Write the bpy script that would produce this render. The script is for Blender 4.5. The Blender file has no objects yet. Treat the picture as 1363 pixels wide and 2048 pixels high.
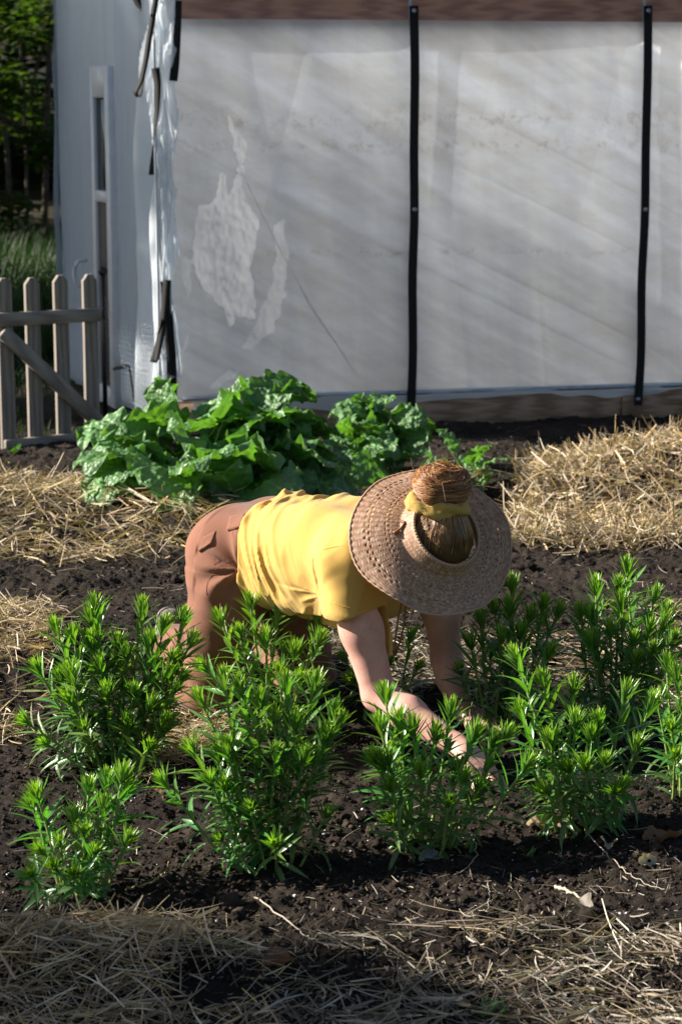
import bpy, math, random
import numpy as np
from mathutils import Vector, Matrix
from mathutils.bvhtree import BVHTree

random.seed(7)
RNG = np.random.default_rng(7)
S = bpy.context.scene
COL = S.collection

# ------------------------------------------------------------------ camera geometry
CW, CH, FPX, CAMZ = 1363, 2048, 4200.0, 1.65
PITCH = math.atan((1024 - 180) / FPX)
UPV = np.array([0, math.sin(PITCH), math.cos(PITCH)])
FWV = np.array([0, math.cos(PITCH), -math.sin(PITCH)])
CAM = np.array([0, 0, CAMZ])

def ray(px, py):
    d = np.array([1.0, 0, 0]) * (px - CW / 2) / FPX - UPV * (py - CH / 2) / FPX + FWV
    return d

def W(px, py, Y):
    d = ray(px, py)
    return CAM + d * (Y / d[1])

def G(px, py, z=0.0):
    d = ray(px, py)
    return CAM + d * ((z - CAMZ) / d[2])

# ------------------------------------------------------------------ noise
def _hash(ix, iy, iz, seed):
    h = (ix.astype(np.int64) * 374761393 + iy.astype(np.int64) * 668265263 + iz.astype(np.int64) * 2147483647 + seed * 974634777) & 0xFFFFFFFF
    h = ((h ^ (h >> 13)) * 1274126177) & 0xFFFFFFFF
    h = ((h ^ (h >> 16)) * 2246822519) & 0xFFFFFFFF
    return ((h ^ (h >> 15)) & 0xFFFFFF) / float(0xFFFFFF)

def vnoise(x, y, z=None, seed=0):
    x = np.asarray(x, float); y = np.asarray(y, float)
    z = np.zeros_like(x) if z is None else np.asarray(z, float)
    fx, fy, fz = np.floor(x), np.floor(y), np.floor(z)
    tx, ty, tz = x - fx, y - fy, z - fz
    tx, ty, tz = [t * t * t * (t * (t * 6 - 15) + 10) for t in (tx, ty, tz)]
    ix, iy, iz = fx.astype(np.int64), fy.astype(np.int64), fz.astype(np.int64)
    def c(a, b, d): return _hash(ix + a, iy + b, iz + d, seed)
    x00 = c(0,0,0) * (1 - tx) + c(1,0,0) * tx
    x10 = c(0,1,0) * (1 - tx) + c(1,1,0) * tx
    x01 = c(0,0,1) * (1 - tx) + c(1,0,1) * tx
    x11 = c(0,1,1) * (1 - tx) + c(1,1,1) * tx
    return ((x00 * (1 - ty) + x10 * ty) * (1 - tz) + (x01 * (1 - ty) + x11 * ty) * tz) * 2 - 1

def fbm(x, y, z=None, oct=4, seed=0, gain=0.5):
    a, s, f = 0.0, 1.0, 1.0
    for o in range(oct):
        a = a + s * vnoise(np.asarray(x) * f, np.asarray(y) * f, None if z is None else np.asarray(z) * f, seed + o)
        s *= gain; f *= 2.03
    return a

# ------------------------------------------------------------------ object helpers
def link(o):
    COL.objects.link(o); return o

def mesh_obj(name, v, quads=None, tris=None, mat=None, parent=None, col=None, uv=None, smooth=True):
    v = np.asarray(v, np.float32)
    me = bpy.data.meshes.new(name)
    q = np.zeros((0, 4), np.int32) if quads is None else np.asarray(quads, np.int32).reshape(-1, 4)
    t = np.zeros((0, 3), np.int32) if tris is None else np.asarray(tris, np.int32).reshape(-1, 3)
    me.vertices.add(len(v)); me.vertices.foreach_set('co', v.ravel())
    loops = np.concatenate([q.ravel(), t.ravel()])
    me.loops.add(len(loops)); me.loops.foreach_set('vertex_index', loops)
    n = len(q) + len(t)
    st = np.concatenate([np.arange(len(q)) * 4, len(q) * 4 + np.arange(len(t)) * 3]).astype(np.int32)
    me.polygons.add(n); me.polygons.foreach_set('loop_start', st)
    try:
        me.polygons.foreach_set('loop_total', np.concatenate([np.full(len(q), 4), np.full(len(t), 3)]).astype(np.int32))
    except Exception:
        pass
    if smooth: me.polygons.foreach_set('use_smooth', np.ones(n, bool))
    me.update(calc_edges=True); me.validate()
    if col is not None:
        a = me.attributes.new('col', 'FLOAT_COLOR', 'POINT')
        c = np.ones((len(v), 4), np.float32); c[:, :3] = col
        a.data.foreach_set('color', c.ravel())
    if uv is not None:
        a = me.attributes.new('st', 'FLOAT_VECTOR', 'POINT')
        c = np.zeros((len(v), 3), np.float32); c[:, :2] = uv
        a.data.foreach_set('vector', c.ravel())
    if mat: me.materials.append(mat)
    o = link(bpy.data.objects.new(name, me))
    if parent: o.parent = parent
    return o

def tag(o, label=None, cat=None, group=None, kind=None):
    if label: o['label'] = label
    if cat: o['category'] = cat
    if group: o['group'] = group
    if kind: o['kind'] = kind
    return o

def empty(name, loc=(0, 0, 0), label=None, cat=None, group=None):
    o = link(bpy.data.objects.new(name, None))
    o.location = tuple(loc); o.empty_display_size = 0.1
    return tag(o, label, cat, group)

class MB:
    """collects shapes for one mesh"""
    def __init__(s): s.v = []; s.q = []; s.t = []; s.c = []; s.n = 0
    def add(s, v, q=None, t=None, c=None):
        v = np.asarray(v, float)
        if q is not None and len(q): s.q.append(np.asarray(q) + s.n)
        if t is not None and len(t): s.t.append(np.asarray(t) + s.n)
        s.v.append(v); s.n += len(v)
        s.c.append(np.tile(np.array([1, 1, 1.0]) if c is None else np.asarray(c, float), (len(v), 1)) if (c is None or np.ndim(c) == 1) else c)
    def build(s, name, mat, parent=None, smooth=True):
        return mesh_obj(name, np.concatenate(s.v), np.concatenate(s.q) if s.q else None, np.concatenate(s.t) if s.t else None, mat, parent, np.concatenate(s.c), None, smooth)

def grid_faces(nr, nc, wrap=False):
    r = np.arange(nr - 1)[:, None]; c = np.arange(nc if wrap else nc - 1)[None, :]
    c2 = (c + 1) % nc
    return np.stack([r * nc + c, r * nc + c2, (r + 1) * nc + c2, (r + 1) * nc + c], -1).reshape(-1, 4)

def box_pts(axes, c, hx, hy, hz, bev=0.0):
    """bevelled box as a 3-ring loft: returns v,q"""
    ax = np.asarray(axes, float); c = np.asarray(c, float)
    b = bev if bev > 0 else 1e-4
    rings = []
    def ring(z, x, y, k):
        return [(-x + k, -y, z), (x - k, -y, z), (x, -y + k, z), (x, y - k, z), (x - k, y, z), (-x + k, y, z), (-x, y - k, z), (-x, -y + k, z)]
    P = []
    P += ring(-hz, hx - b, hy - b, b * .5); P += ring(-hz + b, hx, hy, b); P += ring(hz - b, hx, hy, b); P += ring(hz, hx - b, hy - b, b * .5)
    P = np.array(P) @ ax + c
    q = grid_faces(4, 8, True)
    caps = np.array([[0, 3, 2, 1], [0, 7, 4, 3], [7, 6, 5, 4]])
    top = np.array([[24, 25, 26, 27], [24, 27, 28, 31], [31, 28, 29, 30]])
    return P, np.concatenate([q, caps, top])

AX = np.eye(3)
def axes_from(x, z=(0, 0, 1)):
    x = np.asarray(x, float); x = x / np.linalg.norm(x)
    z = np.asarray(z, float); y = np.cross(z, x); y /= np.linalg.norm(y); z = np.cross(x, y)
    return np.stack([x, y, z])

def tube(pts, rad, seg=6, cap=True):
    pts = np.asarray(pts, float); n = len(pts)
    rad = np.broadcast_to(np.asarray(rad, float), (n,))
    t = np.gradient(pts, axis=0); t /= (np.linalg.norm(t, axis=1)[:, None] + 1e-12)
    ref = np.array([0.31, 0.17, 0.93])
    if abs(t[0] @ ref) > .95: ref = np.array([1.0, .1, 0])
    u = np.cross(t, ref); u /= np.linalg.norm(u, axis=1)[:, None]
    w = np.cross(t, u)
    a = np.arange(seg) * 2 * np.pi / seg
    v = pts[:, None, :] + rad[:, None, None] * (np.cos(a)[None, :, None] * u[:, None, :] + np.sin(a)[None, :, None] * w[:, None, :])
    v = v.reshape(-1, 3); q = grid_faces(n, seg, True); tr = None
    if cap:
        v = np.concatenate([v, pts[:1], pts[-1:]])
        i = np.arange(seg); j = (i + 1) % seg
        tr = np.concatenate([np.stack([j, i, np.full(seg, n * seg)], -1), np.stack([(n - 1) * seg + i, (n - 1) * seg + j, np.full(seg, n * seg + 1)], -1)])
    return v, q, tr

def spline(pts, n):
    """catmull-rom through pts"""
    p = np.asarray(pts, float); p = np.concatenate([2 * p[:1] - p[1:2], p, 2 * p[-1:] - p[-2:-1]])
    m = len(p) - 3; s = np.linspace(0, m - 1e-6, n); i = s.astype(int); t = (s - i)[:, None]
    a, b, c, d = p[i], p[i + 1], p[i + 2], p[i + 3]
    return .5 * (2 * b + (c - a) * t + (2 * a - 5 * b + 4 * c - d) * t * t + (3 * b - a - 3 * c + d) * t ** 3)

# ------------------------------------------------------------------ materials
class NT:
    def __init__(s, name):
        s.m = bpy.data.materials.new(name); s.m.use_nodes = True
        s.t = s.m.node_tree; s.t.nodes.clear()
        s.out = s.t.nodes.new('ShaderNodeOutputMaterial')
    def n(s, typ, **kw):
        nd = s.t.nodes.new('ShaderNode' + typ)
        for k, v in kw.items():
            if k in nd.inputs: s.set(nd.inputs[k], v)
            else: setattr(nd, k, v)
        return nd
    def set(s, sock, v):
        if isinstance(v, bpy.types.NodeSocket): s.t.links.new(v, sock)
        else: sock.default_value = v
    def l(s, a, b): s.t.links.new(a, b)
    def end(s, shader): s.l(shader, s.out.inputs['Surface']); return s.m
    def coord(s, kind='Object'): return s.n('TexCoord').outputs[kind]
    def noise(s, scale, detail=4, rough=.6, vec=None):
        nd = s.n('TexNoise'); nd.inputs['Scale'].default_value = scale; nd.inputs['Detail'].default_value = detail; nd.inputs['Roughness'].default_value = rough
        s.l(vec if vec is not None else s.coord(), nd.inputs['Vector']); return nd.outputs['Fac']
    def ramp(s, fac, stops):
        nd = s.n('ValToRGB'); e = nd.color_ramp.elements
        while len(e) < len(stops): e.new(.5)
        for k, (p, c) in enumerate(stops): e[k].position = p; e[k].color = (*c, 1)
        s.l(fac, nd.inputs['Fac']); return nd.outputs['Color']
    def attr(s, name='col', what='Color'):
        nd = s.n('Attribute'); nd.attribute_name = name; return nd.outputs[what]
    def mul(s, a, b):
        nd = s.n('Mix'); nd.data_type = 'RGBA'; nd.blend_type = 'MULTIPLY'; nd.inputs[0].default_value = 1
        s.set(nd.inputs[6], a); s.set(nd.inputs[7], b); return nd.outputs[2]
    def mix(s, f, a, b):
        nd = s.n('Mix'); nd.data_type = 'RGBA'
        s.set(nd.inputs[0], f); s.set(nd.inputs[6], a); s.set(nd.inputs[7], b); return nd.outputs[2]
    def bump(s, h, strength=.5, dist=.01):
        nd = s.n('Bump'); nd.inputs['Strength'].default_value = strength; nd.inputs['Distance'].default_value = dist
        s.l(h, nd.inputs['Height']); return nd.outputs['Normal']
    def pr(s, color, rough=.6, normal=None, spec=.5, metal=0.0, **kw):
        nd = s.n('BsdfPrincipled'); s.set(nd.inputs['Base Color'], color if isinstance(color, bpy.types.NodeSocket) else (*color, 1))
        s.set(nd.inputs['Roughness'], rough); nd.inputs['Specular IOR Level'].default_value = spec; nd.inputs['Metallic'].default_value = metal
        if normal is not None: s.l(normal, nd.inputs['Normal'])
        for k, v in kw.items(): s.set(nd.inputs[k.replace('_', ' ')], v)
        return nd.outputs[0]
    def mixs(s, f, a, b):
        nd = s.n('MixShader'); s.set(nd.inputs[0], f); s.l(a, nd.inputs[1]); s.l(b, nd.inputs[2]); return nd.outputs[0]
    def transl(s, color):
        nd = s.n('BsdfTranslucent'); s.set(nd.inputs['Color'], color if isinstance(color, bpy.types.NodeSocket) else (*color, 1)); return nd.outputs[0]

def m_soil():
    t = NT('soil'); a = t.noise(9, 6, .65); b = t.noise(160, 4, .7)
    c = t.ramp(a, [(.3, (.015, .0105, .008)), (.55, (.028, .020, .015)), (.75, (.050, .037, .028))])
    c = t.mul(c, t.ramp(b, [(.3, (.55, .55, .55)), (.7, (1.25, 1.25, 1.25))]))
    c = t.mul(c, t.ramp(t.noise(1.6, 3, .6), [(.35, (.62, .60, .58)), (.65, (1.25, 1.22, 1.18))]))
    return t.end(t.pr(c, .93, t.bump(t.noise(240, 5, .75), .8, .006), .25))
def m_attr(name, rough=.7, transl=0.0, spec=.4, bumpscale=None, bd=.002, tint=(1, 1, 1), bs=.5):
    t = NT(name); c = t.mul(t.attr(), (*tint, 1))
    nb = t.bump(t.noise(bumpscale, 3, .6), bs, bd) if bumpscale else None
    sh = t.pr(c, rough, nb, spec)
    if transl: sh = t.mixs(transl, sh, t.transl(t.mul(c, (1.25, 1.35, .55, 1))))
    return t.end(sh)
def m_leaf(name, rough=.31, tr=.34, blister=0):
    t = NT(name); c = t.attr()
    st = t.attr('st', 'Vector'); sx = t.n('SeparateXYZ'); t.l(st, sx.inputs[0])
    mid = t.n('Math', operation='LESS_THAN'); ab = t.n('Math', operation='ABSOLUTE'); t.l(sx.outputs[0], ab.inputs[0]); t.l(ab.outputs[0], mid.inputs[0]); mid.inputs[1].default_value = .13
    c2 = t.mix(mid.outputs[0], c, t.mul(c, (1.7, 1.5, 1.6, 1)))
    nb = t.bump(t.noise(220, 2, .5), .25, .002)
    if blister:
        vo = t.n('TexVoronoi'); vo.inputs['Scale'].default_value = blister; t.l(t.coord(), vo.inputs['Vector']); vo.feature = 'SMOOTH_F1'
        iv = t.n('Math', operation='SUBTRACT'); iv.inputs[0].default_value = 1; t.l(vo.outputs['Distance'], iv.inputs[1]); nb = t.bump(iv.outputs[0], .7, .011)
    sh = t.pr(c2, rough, nb, .7)
    return t.end(t.mixs(tr, sh, t.transl(t.mul(c2, (1.5, 1.7, .35, 1)))))
def m_film(name, transp, transl, tint, rough=.32, dirt_sunstreaks=False, fold=0.0):
    t = NT(name); co = t.coord()
    base = tint
    col = t.n('RGB'); col.outputs[0].default_value = (*tint, 1); c = col.outputs[0]
    if dirt_sunstreaks:
        mp = t.n('Mapping'); mp.inputs['Scale'].default_value = (1.2, 1.2, 5); t.l(co, mp.inputs['Vector'])
        f = t.noise(3.0, 5, .65, mp.outputs[0])
        c = t.mix(t.ramp(f, [(.35, (0, 0, 0)), (.75, (1, 1, 1))]), c, t.mul(c, (.90, .86, .82, 1)))
        # band of grime along the splash lines
        sx = t.n('SeparateXYZ'); t.l(co, sx.inputs[0])
        for z0, w in ((1.575, .045), (1.45, .03), (.92, .012)):
            d = t.n('Math', operation='SUBTRACT'); t.l(sx.outputs[2], d.inputs[0]); d.inputs[1].default_value = z0
            wob = t.n('Math', operation='MULTIPLY_ADD'); t.l(t.noise(1.7, 2), wob.inputs[0]); wob.inputs[1].default_value = .12; t.l(d.outputs[0], wob.inputs[2])
            ab = t.n('Math', operation='ABSOLUTE'); t.l(wob.outputs[0], ab.inputs[0])
            mr = t.n('MapRange'); t.l(ab.outputs[0], mr.inputs[0]); mr.inputs[1].default_value = .0; mr.inputs[2].default_value = w * 2; mr.inputs[3].default_value = 1; mr.inputs[4].default_value = 0
            mm = t.n('Math', operation='MULTIPLY'); t.l(mr.outputs[0], mm.inputs[0])
            t.l(t.ramp(t.noise(16, 6, .8), [(.5, (0, 0, 0)), (.72, (.75, .75, .75))]), mm.inputs[1])
            c = t.mix(mm.outputs[0], c, t.mul(c, (.45, .36, .28, 1)))
        # sunlit and shaded wrinkles painted into the colour as streaks along the stretched film
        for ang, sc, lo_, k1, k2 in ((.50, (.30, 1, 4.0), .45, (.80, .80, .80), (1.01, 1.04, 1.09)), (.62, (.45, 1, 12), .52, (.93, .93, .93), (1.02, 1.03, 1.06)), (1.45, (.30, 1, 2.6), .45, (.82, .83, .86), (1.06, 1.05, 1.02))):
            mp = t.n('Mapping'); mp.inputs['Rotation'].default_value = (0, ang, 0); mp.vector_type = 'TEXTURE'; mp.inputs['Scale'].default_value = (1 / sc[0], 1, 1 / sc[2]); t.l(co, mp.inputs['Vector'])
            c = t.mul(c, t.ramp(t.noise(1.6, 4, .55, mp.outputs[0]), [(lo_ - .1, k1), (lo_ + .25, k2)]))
        c = t.mix(t.attr(), c, (.99, .99, 1.0, 1))
    nb = t.bump(t.noise(6, 3, .5), fold, .02) if fold else None
    tl = transl
    if dirt_sunstreaks:
        q = t.n('MapRange'); t.l(t.attr('col', 'Fac'), q.inputs[0]); q.inputs[3].default_value = transl - .13; q.inputs[4].default_value = .96; tl = q.outputs[0]
    sh = t.mixs(tl, t.pr(c, rough, nb, .5), t.transl(c))
    tp = t.n('BsdfTransparent'); tp.inputs[0].default_value = (.92, .96, 1, 1)
    return t.end(t.mixs(transp, sh, tp.outputs[0]))
def m_wood(name, c1, c2, axis_scale=(1.5, 12, 30), rough=.75):
    t = NT(name); mp = t.n('Mapping'); mp.inputs['Scale'].default_value = axis_scale; t.l(t.coord(), mp.inputs['Vector'])
    f = t.noise(2.2, 6, .7, mp.outputs[0])
    wv = t.n('TexWave'); wv.inputs['Scale'].default_value = .9; wv.inputs['Distortion'].default_value = 7; wv.inputs['Detail'].default_value = 3; t.l(mp.outputs[0], wv.inputs['Vector'])
    g = t.n('Math', operation='MULTIPLY_ADD'); t.l(wv.outputs['Fac'], g.inputs[0]); g.inputs[1].default_value = .45; t.l(f, g.inputs[2])
    c = t.ramp(g.outputs[0], [(.35, c1), (.95, c2)])
    return t.end(t.pr(c, rough, t.bump(g.outputs[0], .35, .004), .25))
def m_flat(name, c, rough=.6, spec=.5, metal=0, nscale=40, var=.25, bs=.2, bd=.002):
    t = NT(name); f = t.noise(nscale, 4, .6)
    cc = t.ramp(f, [(.3, tuple(x * (1 - var) for x in c)), (.7, tuple(min(1, x * (1 + var)) for x in c))])
    return t.end(t.pr(cc, rough, t.bump(f, bs, bd), spec, metal))
def m_cloth(name, c, tr=.0, scale=900, var=.10, soiled=0):
    t = NT(name); f = t.noise(7, 4, .6); w = t.noise(scale, 2, .6)
    cc = t.ramp(f, [(.3, tuple(x * (1 - var) for x in c)), (.7, tuple(min(1, x * (1 + var)) for x in c))])
    if soiled:
        sx = t.n('SeparateXYZ'); t.l(t.coord(), sx.inputs[0]); mr = t.n('MapRange'); t.l(sx.outputs[2], mr.inputs[0])
        for k, v in ((1, .34), (2, .03), (3, .12), (4, 1.0)): mr.inputs[k].default_value = v
        mm = t.n('Math', operation='MULTIPLY'); t.l(mr.outputs[0], mm.inputs[0]); t.l(t.ramp(t.noise(17, 6, .75), [(.5, (0, 0, 0)), (.68, (.75, .75, .75))]), mm.inputs[1])
        cc = t.mix(mm.outputs[0], cc, (.045, .028, .02, 1))
    sh = t.pr(cc, .88, t.bump(w, .35, .0012), .2, Sheen_Weight=.15)
    if tr: sh = t.mixs(tr, sh, t.transl(t.mul(cc, (1.1, .8, .5, 1))))
    return t.end(sh)
def m_skin():
    t = NT('skin'); f = t.noise(14, 4, .6); g = t.noise(420, 3, .6)
    c = t.ramp(f, [(.3, (.62, .30, .245)), (.52, (.72, .40, .32)), (.75, (.77, .49, .40))])
    fr = t.ramp(t.noise(170, 2, .5), [(.66, (1, 1, 1)), (.74, (.80, .66, .58))]); c = t.mul(c, fr)
    sx = t.n('SeparateXYZ'); t.l(t.coord(), sx.inputs[0])
    mr = t.n('MapRange'); t.l(sx.outputs[2], mr.inputs[0]); mr.inputs[1].default_value = .135; mr.inputs[2].default_value = .05; mr.inputs[3].default_value = 0; mr.inputs[4].default_value = 1
    mm = t.n('Math', operation='MULTIPLY'); t.l(mr.outputs[0], mm.inputs[0]); t.l(t.ramp(t.noise(38, 5, .75), [(.45, (0, 0, 0)), (.66, (.6, .6, .6))]), mm.inputs[1])
    c = t.mix(mm.outputs[0], c, (.07, .045, .032, 1))
    nd = t.pr(c, .5, t.bump(g, .18, .0015), .4, Subsurface_Weight=.12, Subsurface_Scale=.01)
    nd.node.inputs['Subsurface Radius'].default_value = (1, .35, .2)
    return t.end(nd)

M = dict(
    soil=m_soil(),
    clod=m_attr('clod', .95, 0, .2, 300, .004),
    straw=m_attr('straw', .55, .15, .4, 200, .001),
    leaf=m_leaf('perennial_leaf'), stalk=m_attr('perennial_stalk', .5, .1, .5, 150, .001),
    bigleaf=m_leaf('crinkled_leaf', .5, .30, 62),
    tleaf=m_leaf('tree_leaf', .5, .45), bark=m_flat('bark', (.07, .055, .042), .9, .2, 0, 18, .5, 1, .02),
    grass=m_attr('grass_blade', .5, .4, .4),
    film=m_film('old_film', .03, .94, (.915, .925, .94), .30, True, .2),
    film_clear=m_film('clear_film', .16, .88, (.31, .37, .44), .2, False, .6), film_roof=m_film('roof_film', .06, .96, (.99, .99, .99), .4), film_top=m_film('thin_film', .82, .5, (.80, .80, .86), .3, False, .4),
    film_white=m_film('crumpled_film', .22, .45, (.82, .88, .94), .2, False, .5),
    film_patch=m_film('torn_film', .0, .74, (.97, .975, .98), .45, False, .9),
    wood=m_wood('weathered_board', (.19, .115, .075), (.44, .30, .21)),
    beam=m_wood('brown_beam', (.28, .095, .05), (.62, .27, .15)),
    picket=m_wood('picket_wood', (.16, .135, .115), (.30, .26, .225), (14, 14, 1.6)),
    rail=m_wood('rail_wood', (.16, .14, .12), (.30, .265, .23), (1.6, 14, 14)),
    strap=m_flat('black_strap', (.012, .012, .013), .75, .3, 0, 300, .4, .4, .002),
    metal_black=m_flat('black_metal', (.012, .011, .011), .4, .5, .2, 80, .3, .3, .001),
    steel=m_flat('grey_steel', (.36, .40, .46), .35, .5, .8, 30, .2, .1, .001),
    white_paint=m_flat('white_paint', (.60, .64, .70), .4, .5, 0, 12, .08, .1, .001),
    glass=m_flat('dark_pane', (.02, .026, .024), .12, .5, 0, 4, .4, .02, .001),
    brownpanel=m_flat('brown_panel', (.045, .038, .036), .6, .4, 0, 10, .2, .1, .001),
    skin=m_skin(), shirt=m_cloth('yellow_jersey', (.70, .44, .115), .10), pants=m_cloth('brown_canvas', (.225, .098, .062), 0, 700, .14, 1),
    shoe=m_cloth('grey_shoe', (.13, .11, .095), 0, 500), sole=m_flat('shoe_sole', (.22, .20, .18), .7),
    hair=m_attr('hair', .38, .08, .5), scrunchie=m_cloth('mustard_scrunchie', (.52, .34, .09), .1, 500),
    hat=m_attr('straw_hat', .6, .22, .35, 260, .002), leather=m_flat('leather_cord', (.20, .07, .03), .5, .5),
    floor=m_flat('pale_bounce_floor', (.80, .79, .77), .8),
    stone=m_flat('stone', (.33, .32, .31), .8, .3, 0, 60, .4, .5, .004),
    dryleaf=m_attr('dry_leaf', .7, .2, .3, 90, .003), seam=m_flat('seam_thread', (.15, .065, .04), .9), yseam=m_flat('shirt_seam', (.70, .41, .07), .9),
    nail=m_flat('nail', (.72, .47, .42), .3),
)

# ------------------------------------------------------------------ ground relief
MOUNDS = []   # x, y, rx, ry, height
def _mound(px, py, rx, ry, h):
    p = G(px, py); MOUNDS.append((p[0], p[1], rx, ry, h))
_mound(1290, 1000, .55, .40, .112)      # straw heap at the right
_mound(1460, 985, .50, .42, .085)
_mound(190, 1050, .75, .38, .085)      # mulch at the left
_mound(30, 1330, .28, .38, .07)
_mound(420, 1085, .3, .3, .05)
_mound(60, 1990, .5, .16, .05)
_mound(1000, 1960, .8, .12, .02)
def relief(x, y):
    x = np.asarray(x, float); y = np.asarray(y, float)
    z = .018 * fbm(x * 1.6, y * 1.6, None, 3, 3)
    for a, b, rx, ry, h in MOUNDS:
        r2 = ((x - a) / rx) ** 2 + ((y - b) / ry) ** 2
        z = z + h * np.exp(-1.1 * r2 ** 1.7)
    return z + .006
def ground_z(x, y):
    x = np.asarray(x, float); y = np.asarray(y, float)
    z = relief(x, y) + .011 * fbm(x * 7, y * 7, None, 3, 11)
    n = fbm(x * 26, y * 26, None, 3, 21, .6)
    z = z + .010 * (np.abs(fbm(x * 15, y * 15, None, 2, 41)) ** .8) * (.6 + .6 * vnoise(x * 2.2, y * 2.2, None, 43)).clip(0, 1.2) + .005 * np.abs(n) + .004 * np.abs(vnoise(x * 47, y * 47, None, 35)) + .0045 * vnoise(x * 62, y * 62, None, 31) + .003 * vnoise(x * 120, y * 120, None, 33)
    return z
def gz(x, y): return float(ground_z(np.array([x]), np.array([y]))[0])

def build_ground():
    xs = np.arange(-2.1, 2.45, .0068); ys = np.concatenate([np.arange(3.3, 6.2, .0055), np.arange(6.2, 10.9, .010)])
    X, Y = np.meshgrid(xs, ys)
    Z = ground_z(X, Y)
    ex = np.minimum.reduce([X - xs[0], xs[-1] - X, Y - ys[0], ys[-1] - Y]); Z = Z - .12 * np.clip(1 - ex / .12, 0, 1) ** 2
    tag(mesh_obj('soil', np.stack([X, Y, Z], -1).reshape(-1, 3), grid_faces(len(ys), len(xs)), None, M['soil']), 'dark crumbly garden soil of the bed', None, None, 'structure')
    # the land around it, rising to a wooded bank at the back
    xs = np.linspace(-60, 60, 121); ys = np.concatenate([np.linspace(-30, 14, 45), np.linspace(15, 90, 76)])
    X, Y = np.meshgrid(xs, ys); Z = -.05 + .03 * fbm(X * .5, Y * .5, None, 2, 5)
    Z = Z + np.clip((Y - 24) / 30, 0, 2) ** 1.5 * 4.2 + np.clip((Y - 12) / 10, 0, 1) * .05
    Z = Z - .10 * ((np.abs(X) < 3) & (Y > 2) & (Y < 11))
    t = NT('garden_ground'); c = t.ramp(t.noise(1.3, 6, .7), [(.35, (.018, .022, .010)), (.55, (.035, .030, .018)), (.75, (.06, .048, .03))])
    m = t.end(t.pr(c, .95, t.bump(t.noise(30, 4, .7), .8, .03), .2))
    tag(mesh_obj('ground', np.stack([X, Y, Z], -1).reshape(-1, 3), grid_faces(len(ys), len(xs)), None, m), None, None, None, 'structure')
build_ground()

# ------------------------------------------------------------------ loose soil, perlite
def icos():
    p = (1 + 5 ** .5) / 2
    v = np.array([(-1,p,0),(1,p,0),(-1,-p,0),(1,-p,0),(0,-1,p),(0,1,p),(0,-1,-p),(0,1,-p),(p,0,-1),(p,0,1),(-p,0,-1),(-p,0,1)], float)
    v /= np.linalg.norm(v[0])
    f = np.array([(0,11,5),(0,5,1),(0,1,7),(0,7,10),(0,10,11),(1,5,9),(5,11,4),(11,10,2),(10,7,6),(7,1,8),(3,9,4),(3,4,2),(3,2,6),(3,6,8),(3,8,9),(4,9,5),(2,4,11),(6,2,10),(8,6,7),(9,8,1)])
    return v, f
def subdiv(v, f):
    e = {}; v = list(map(tuple, v)); nf = []
    def mid(a, b):
        k = (min(a, b), max(a, b))
        if k not in e:
            m = (np.array(v[a]) + np.array(v[b])); m /= np.linalg.norm(m); e[k] = len(v); v.append(tuple(m))
        return e[k]
    for a, b, c in f:
        x, y, z = mid(a, b), mid(b, c), mid(c, a); nf += [(a, x, z), (b, y, x), (c, z, y), (x, y, z)]
    return np.array(v), np.array(nf)
IV, IF = icos(); IV2, IF2 = subdiv(IV, IF); IV3, IF3 = subdiv(IV2, IF2)

def scatter_lumps(name, n, rmin, rmax, colors, mat, label, xy=None, powr=4.0, rise=.35, flat=.8):
    if xy is None:
        y = 3.6 + (9.8 - 3.6) * RNG.random(n) ** 1.7; x = (RNG.random(n) * 2 - 1) * (y * .17 + .15)
        xy = np.stack([x, y], -1)
    n = len(xy)
    r = rmin + (rmax - rmin) * RNG.random(n) ** powr
    dens = .5 + .5 * vnoise(xy[:, 0] * 3.1, xy[:, 1] * 3.1, None, 77)
    r = r * (.6 + .8 * dens)
    V = np.tile(IV[None], (n, 1, 1)) * (1 + .45 * (RNG.random((n, len(IV), 1)) - .5) * 2)
    V = V * np.stack([np.ones(n) * 1.0, .75 + .5 * RNG.random(n), flat * np.ones(n)], -1)[:, None, :]
    a = RNG.random(n) * 6.28; ca, sa = np.cos(a), np.sin(a)
    V = np.stack([V[..., 0] * ca[:, None] - V[..., 1] * sa[:, None], V[..., 0] * sa[:, None] + V[..., 1] * ca[:, None], V[..., 2]], -1) * r[:, None, None]
    V[..., 0] += xy[:, 0, None]; V[..., 1] += xy[:, 1, None]; V[..., 2] += (ground_z(xy[:, 0], xy[:, 1]) + rise * r)[:, None]
    F = (IF[None] + (np.arange(n) * len(IV))[:, None, None]).reshape(-1, 3)
    cols = np.asarray(colors)[RNG.integers(0, len(colors), n)] * (.7 + .6 * RNG.random((n, 1)))
    C = np.repeat(cols, len(IV), 0)
    return tag(mesh_obj(name, V.reshape(-1, 3), None, F, mat, None, C, None, False), label, None, None, 'stuff')
SOILC = [(.024, .017, .0125), (.032, .023, .017), (.018, .0125, .009), (.050, .037, .028)]
scatter_lumps('soil_clods', 80000, .0010, .0062, SOILC, M['clod'], 'loose dark soil crumbs over the bed')
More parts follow.
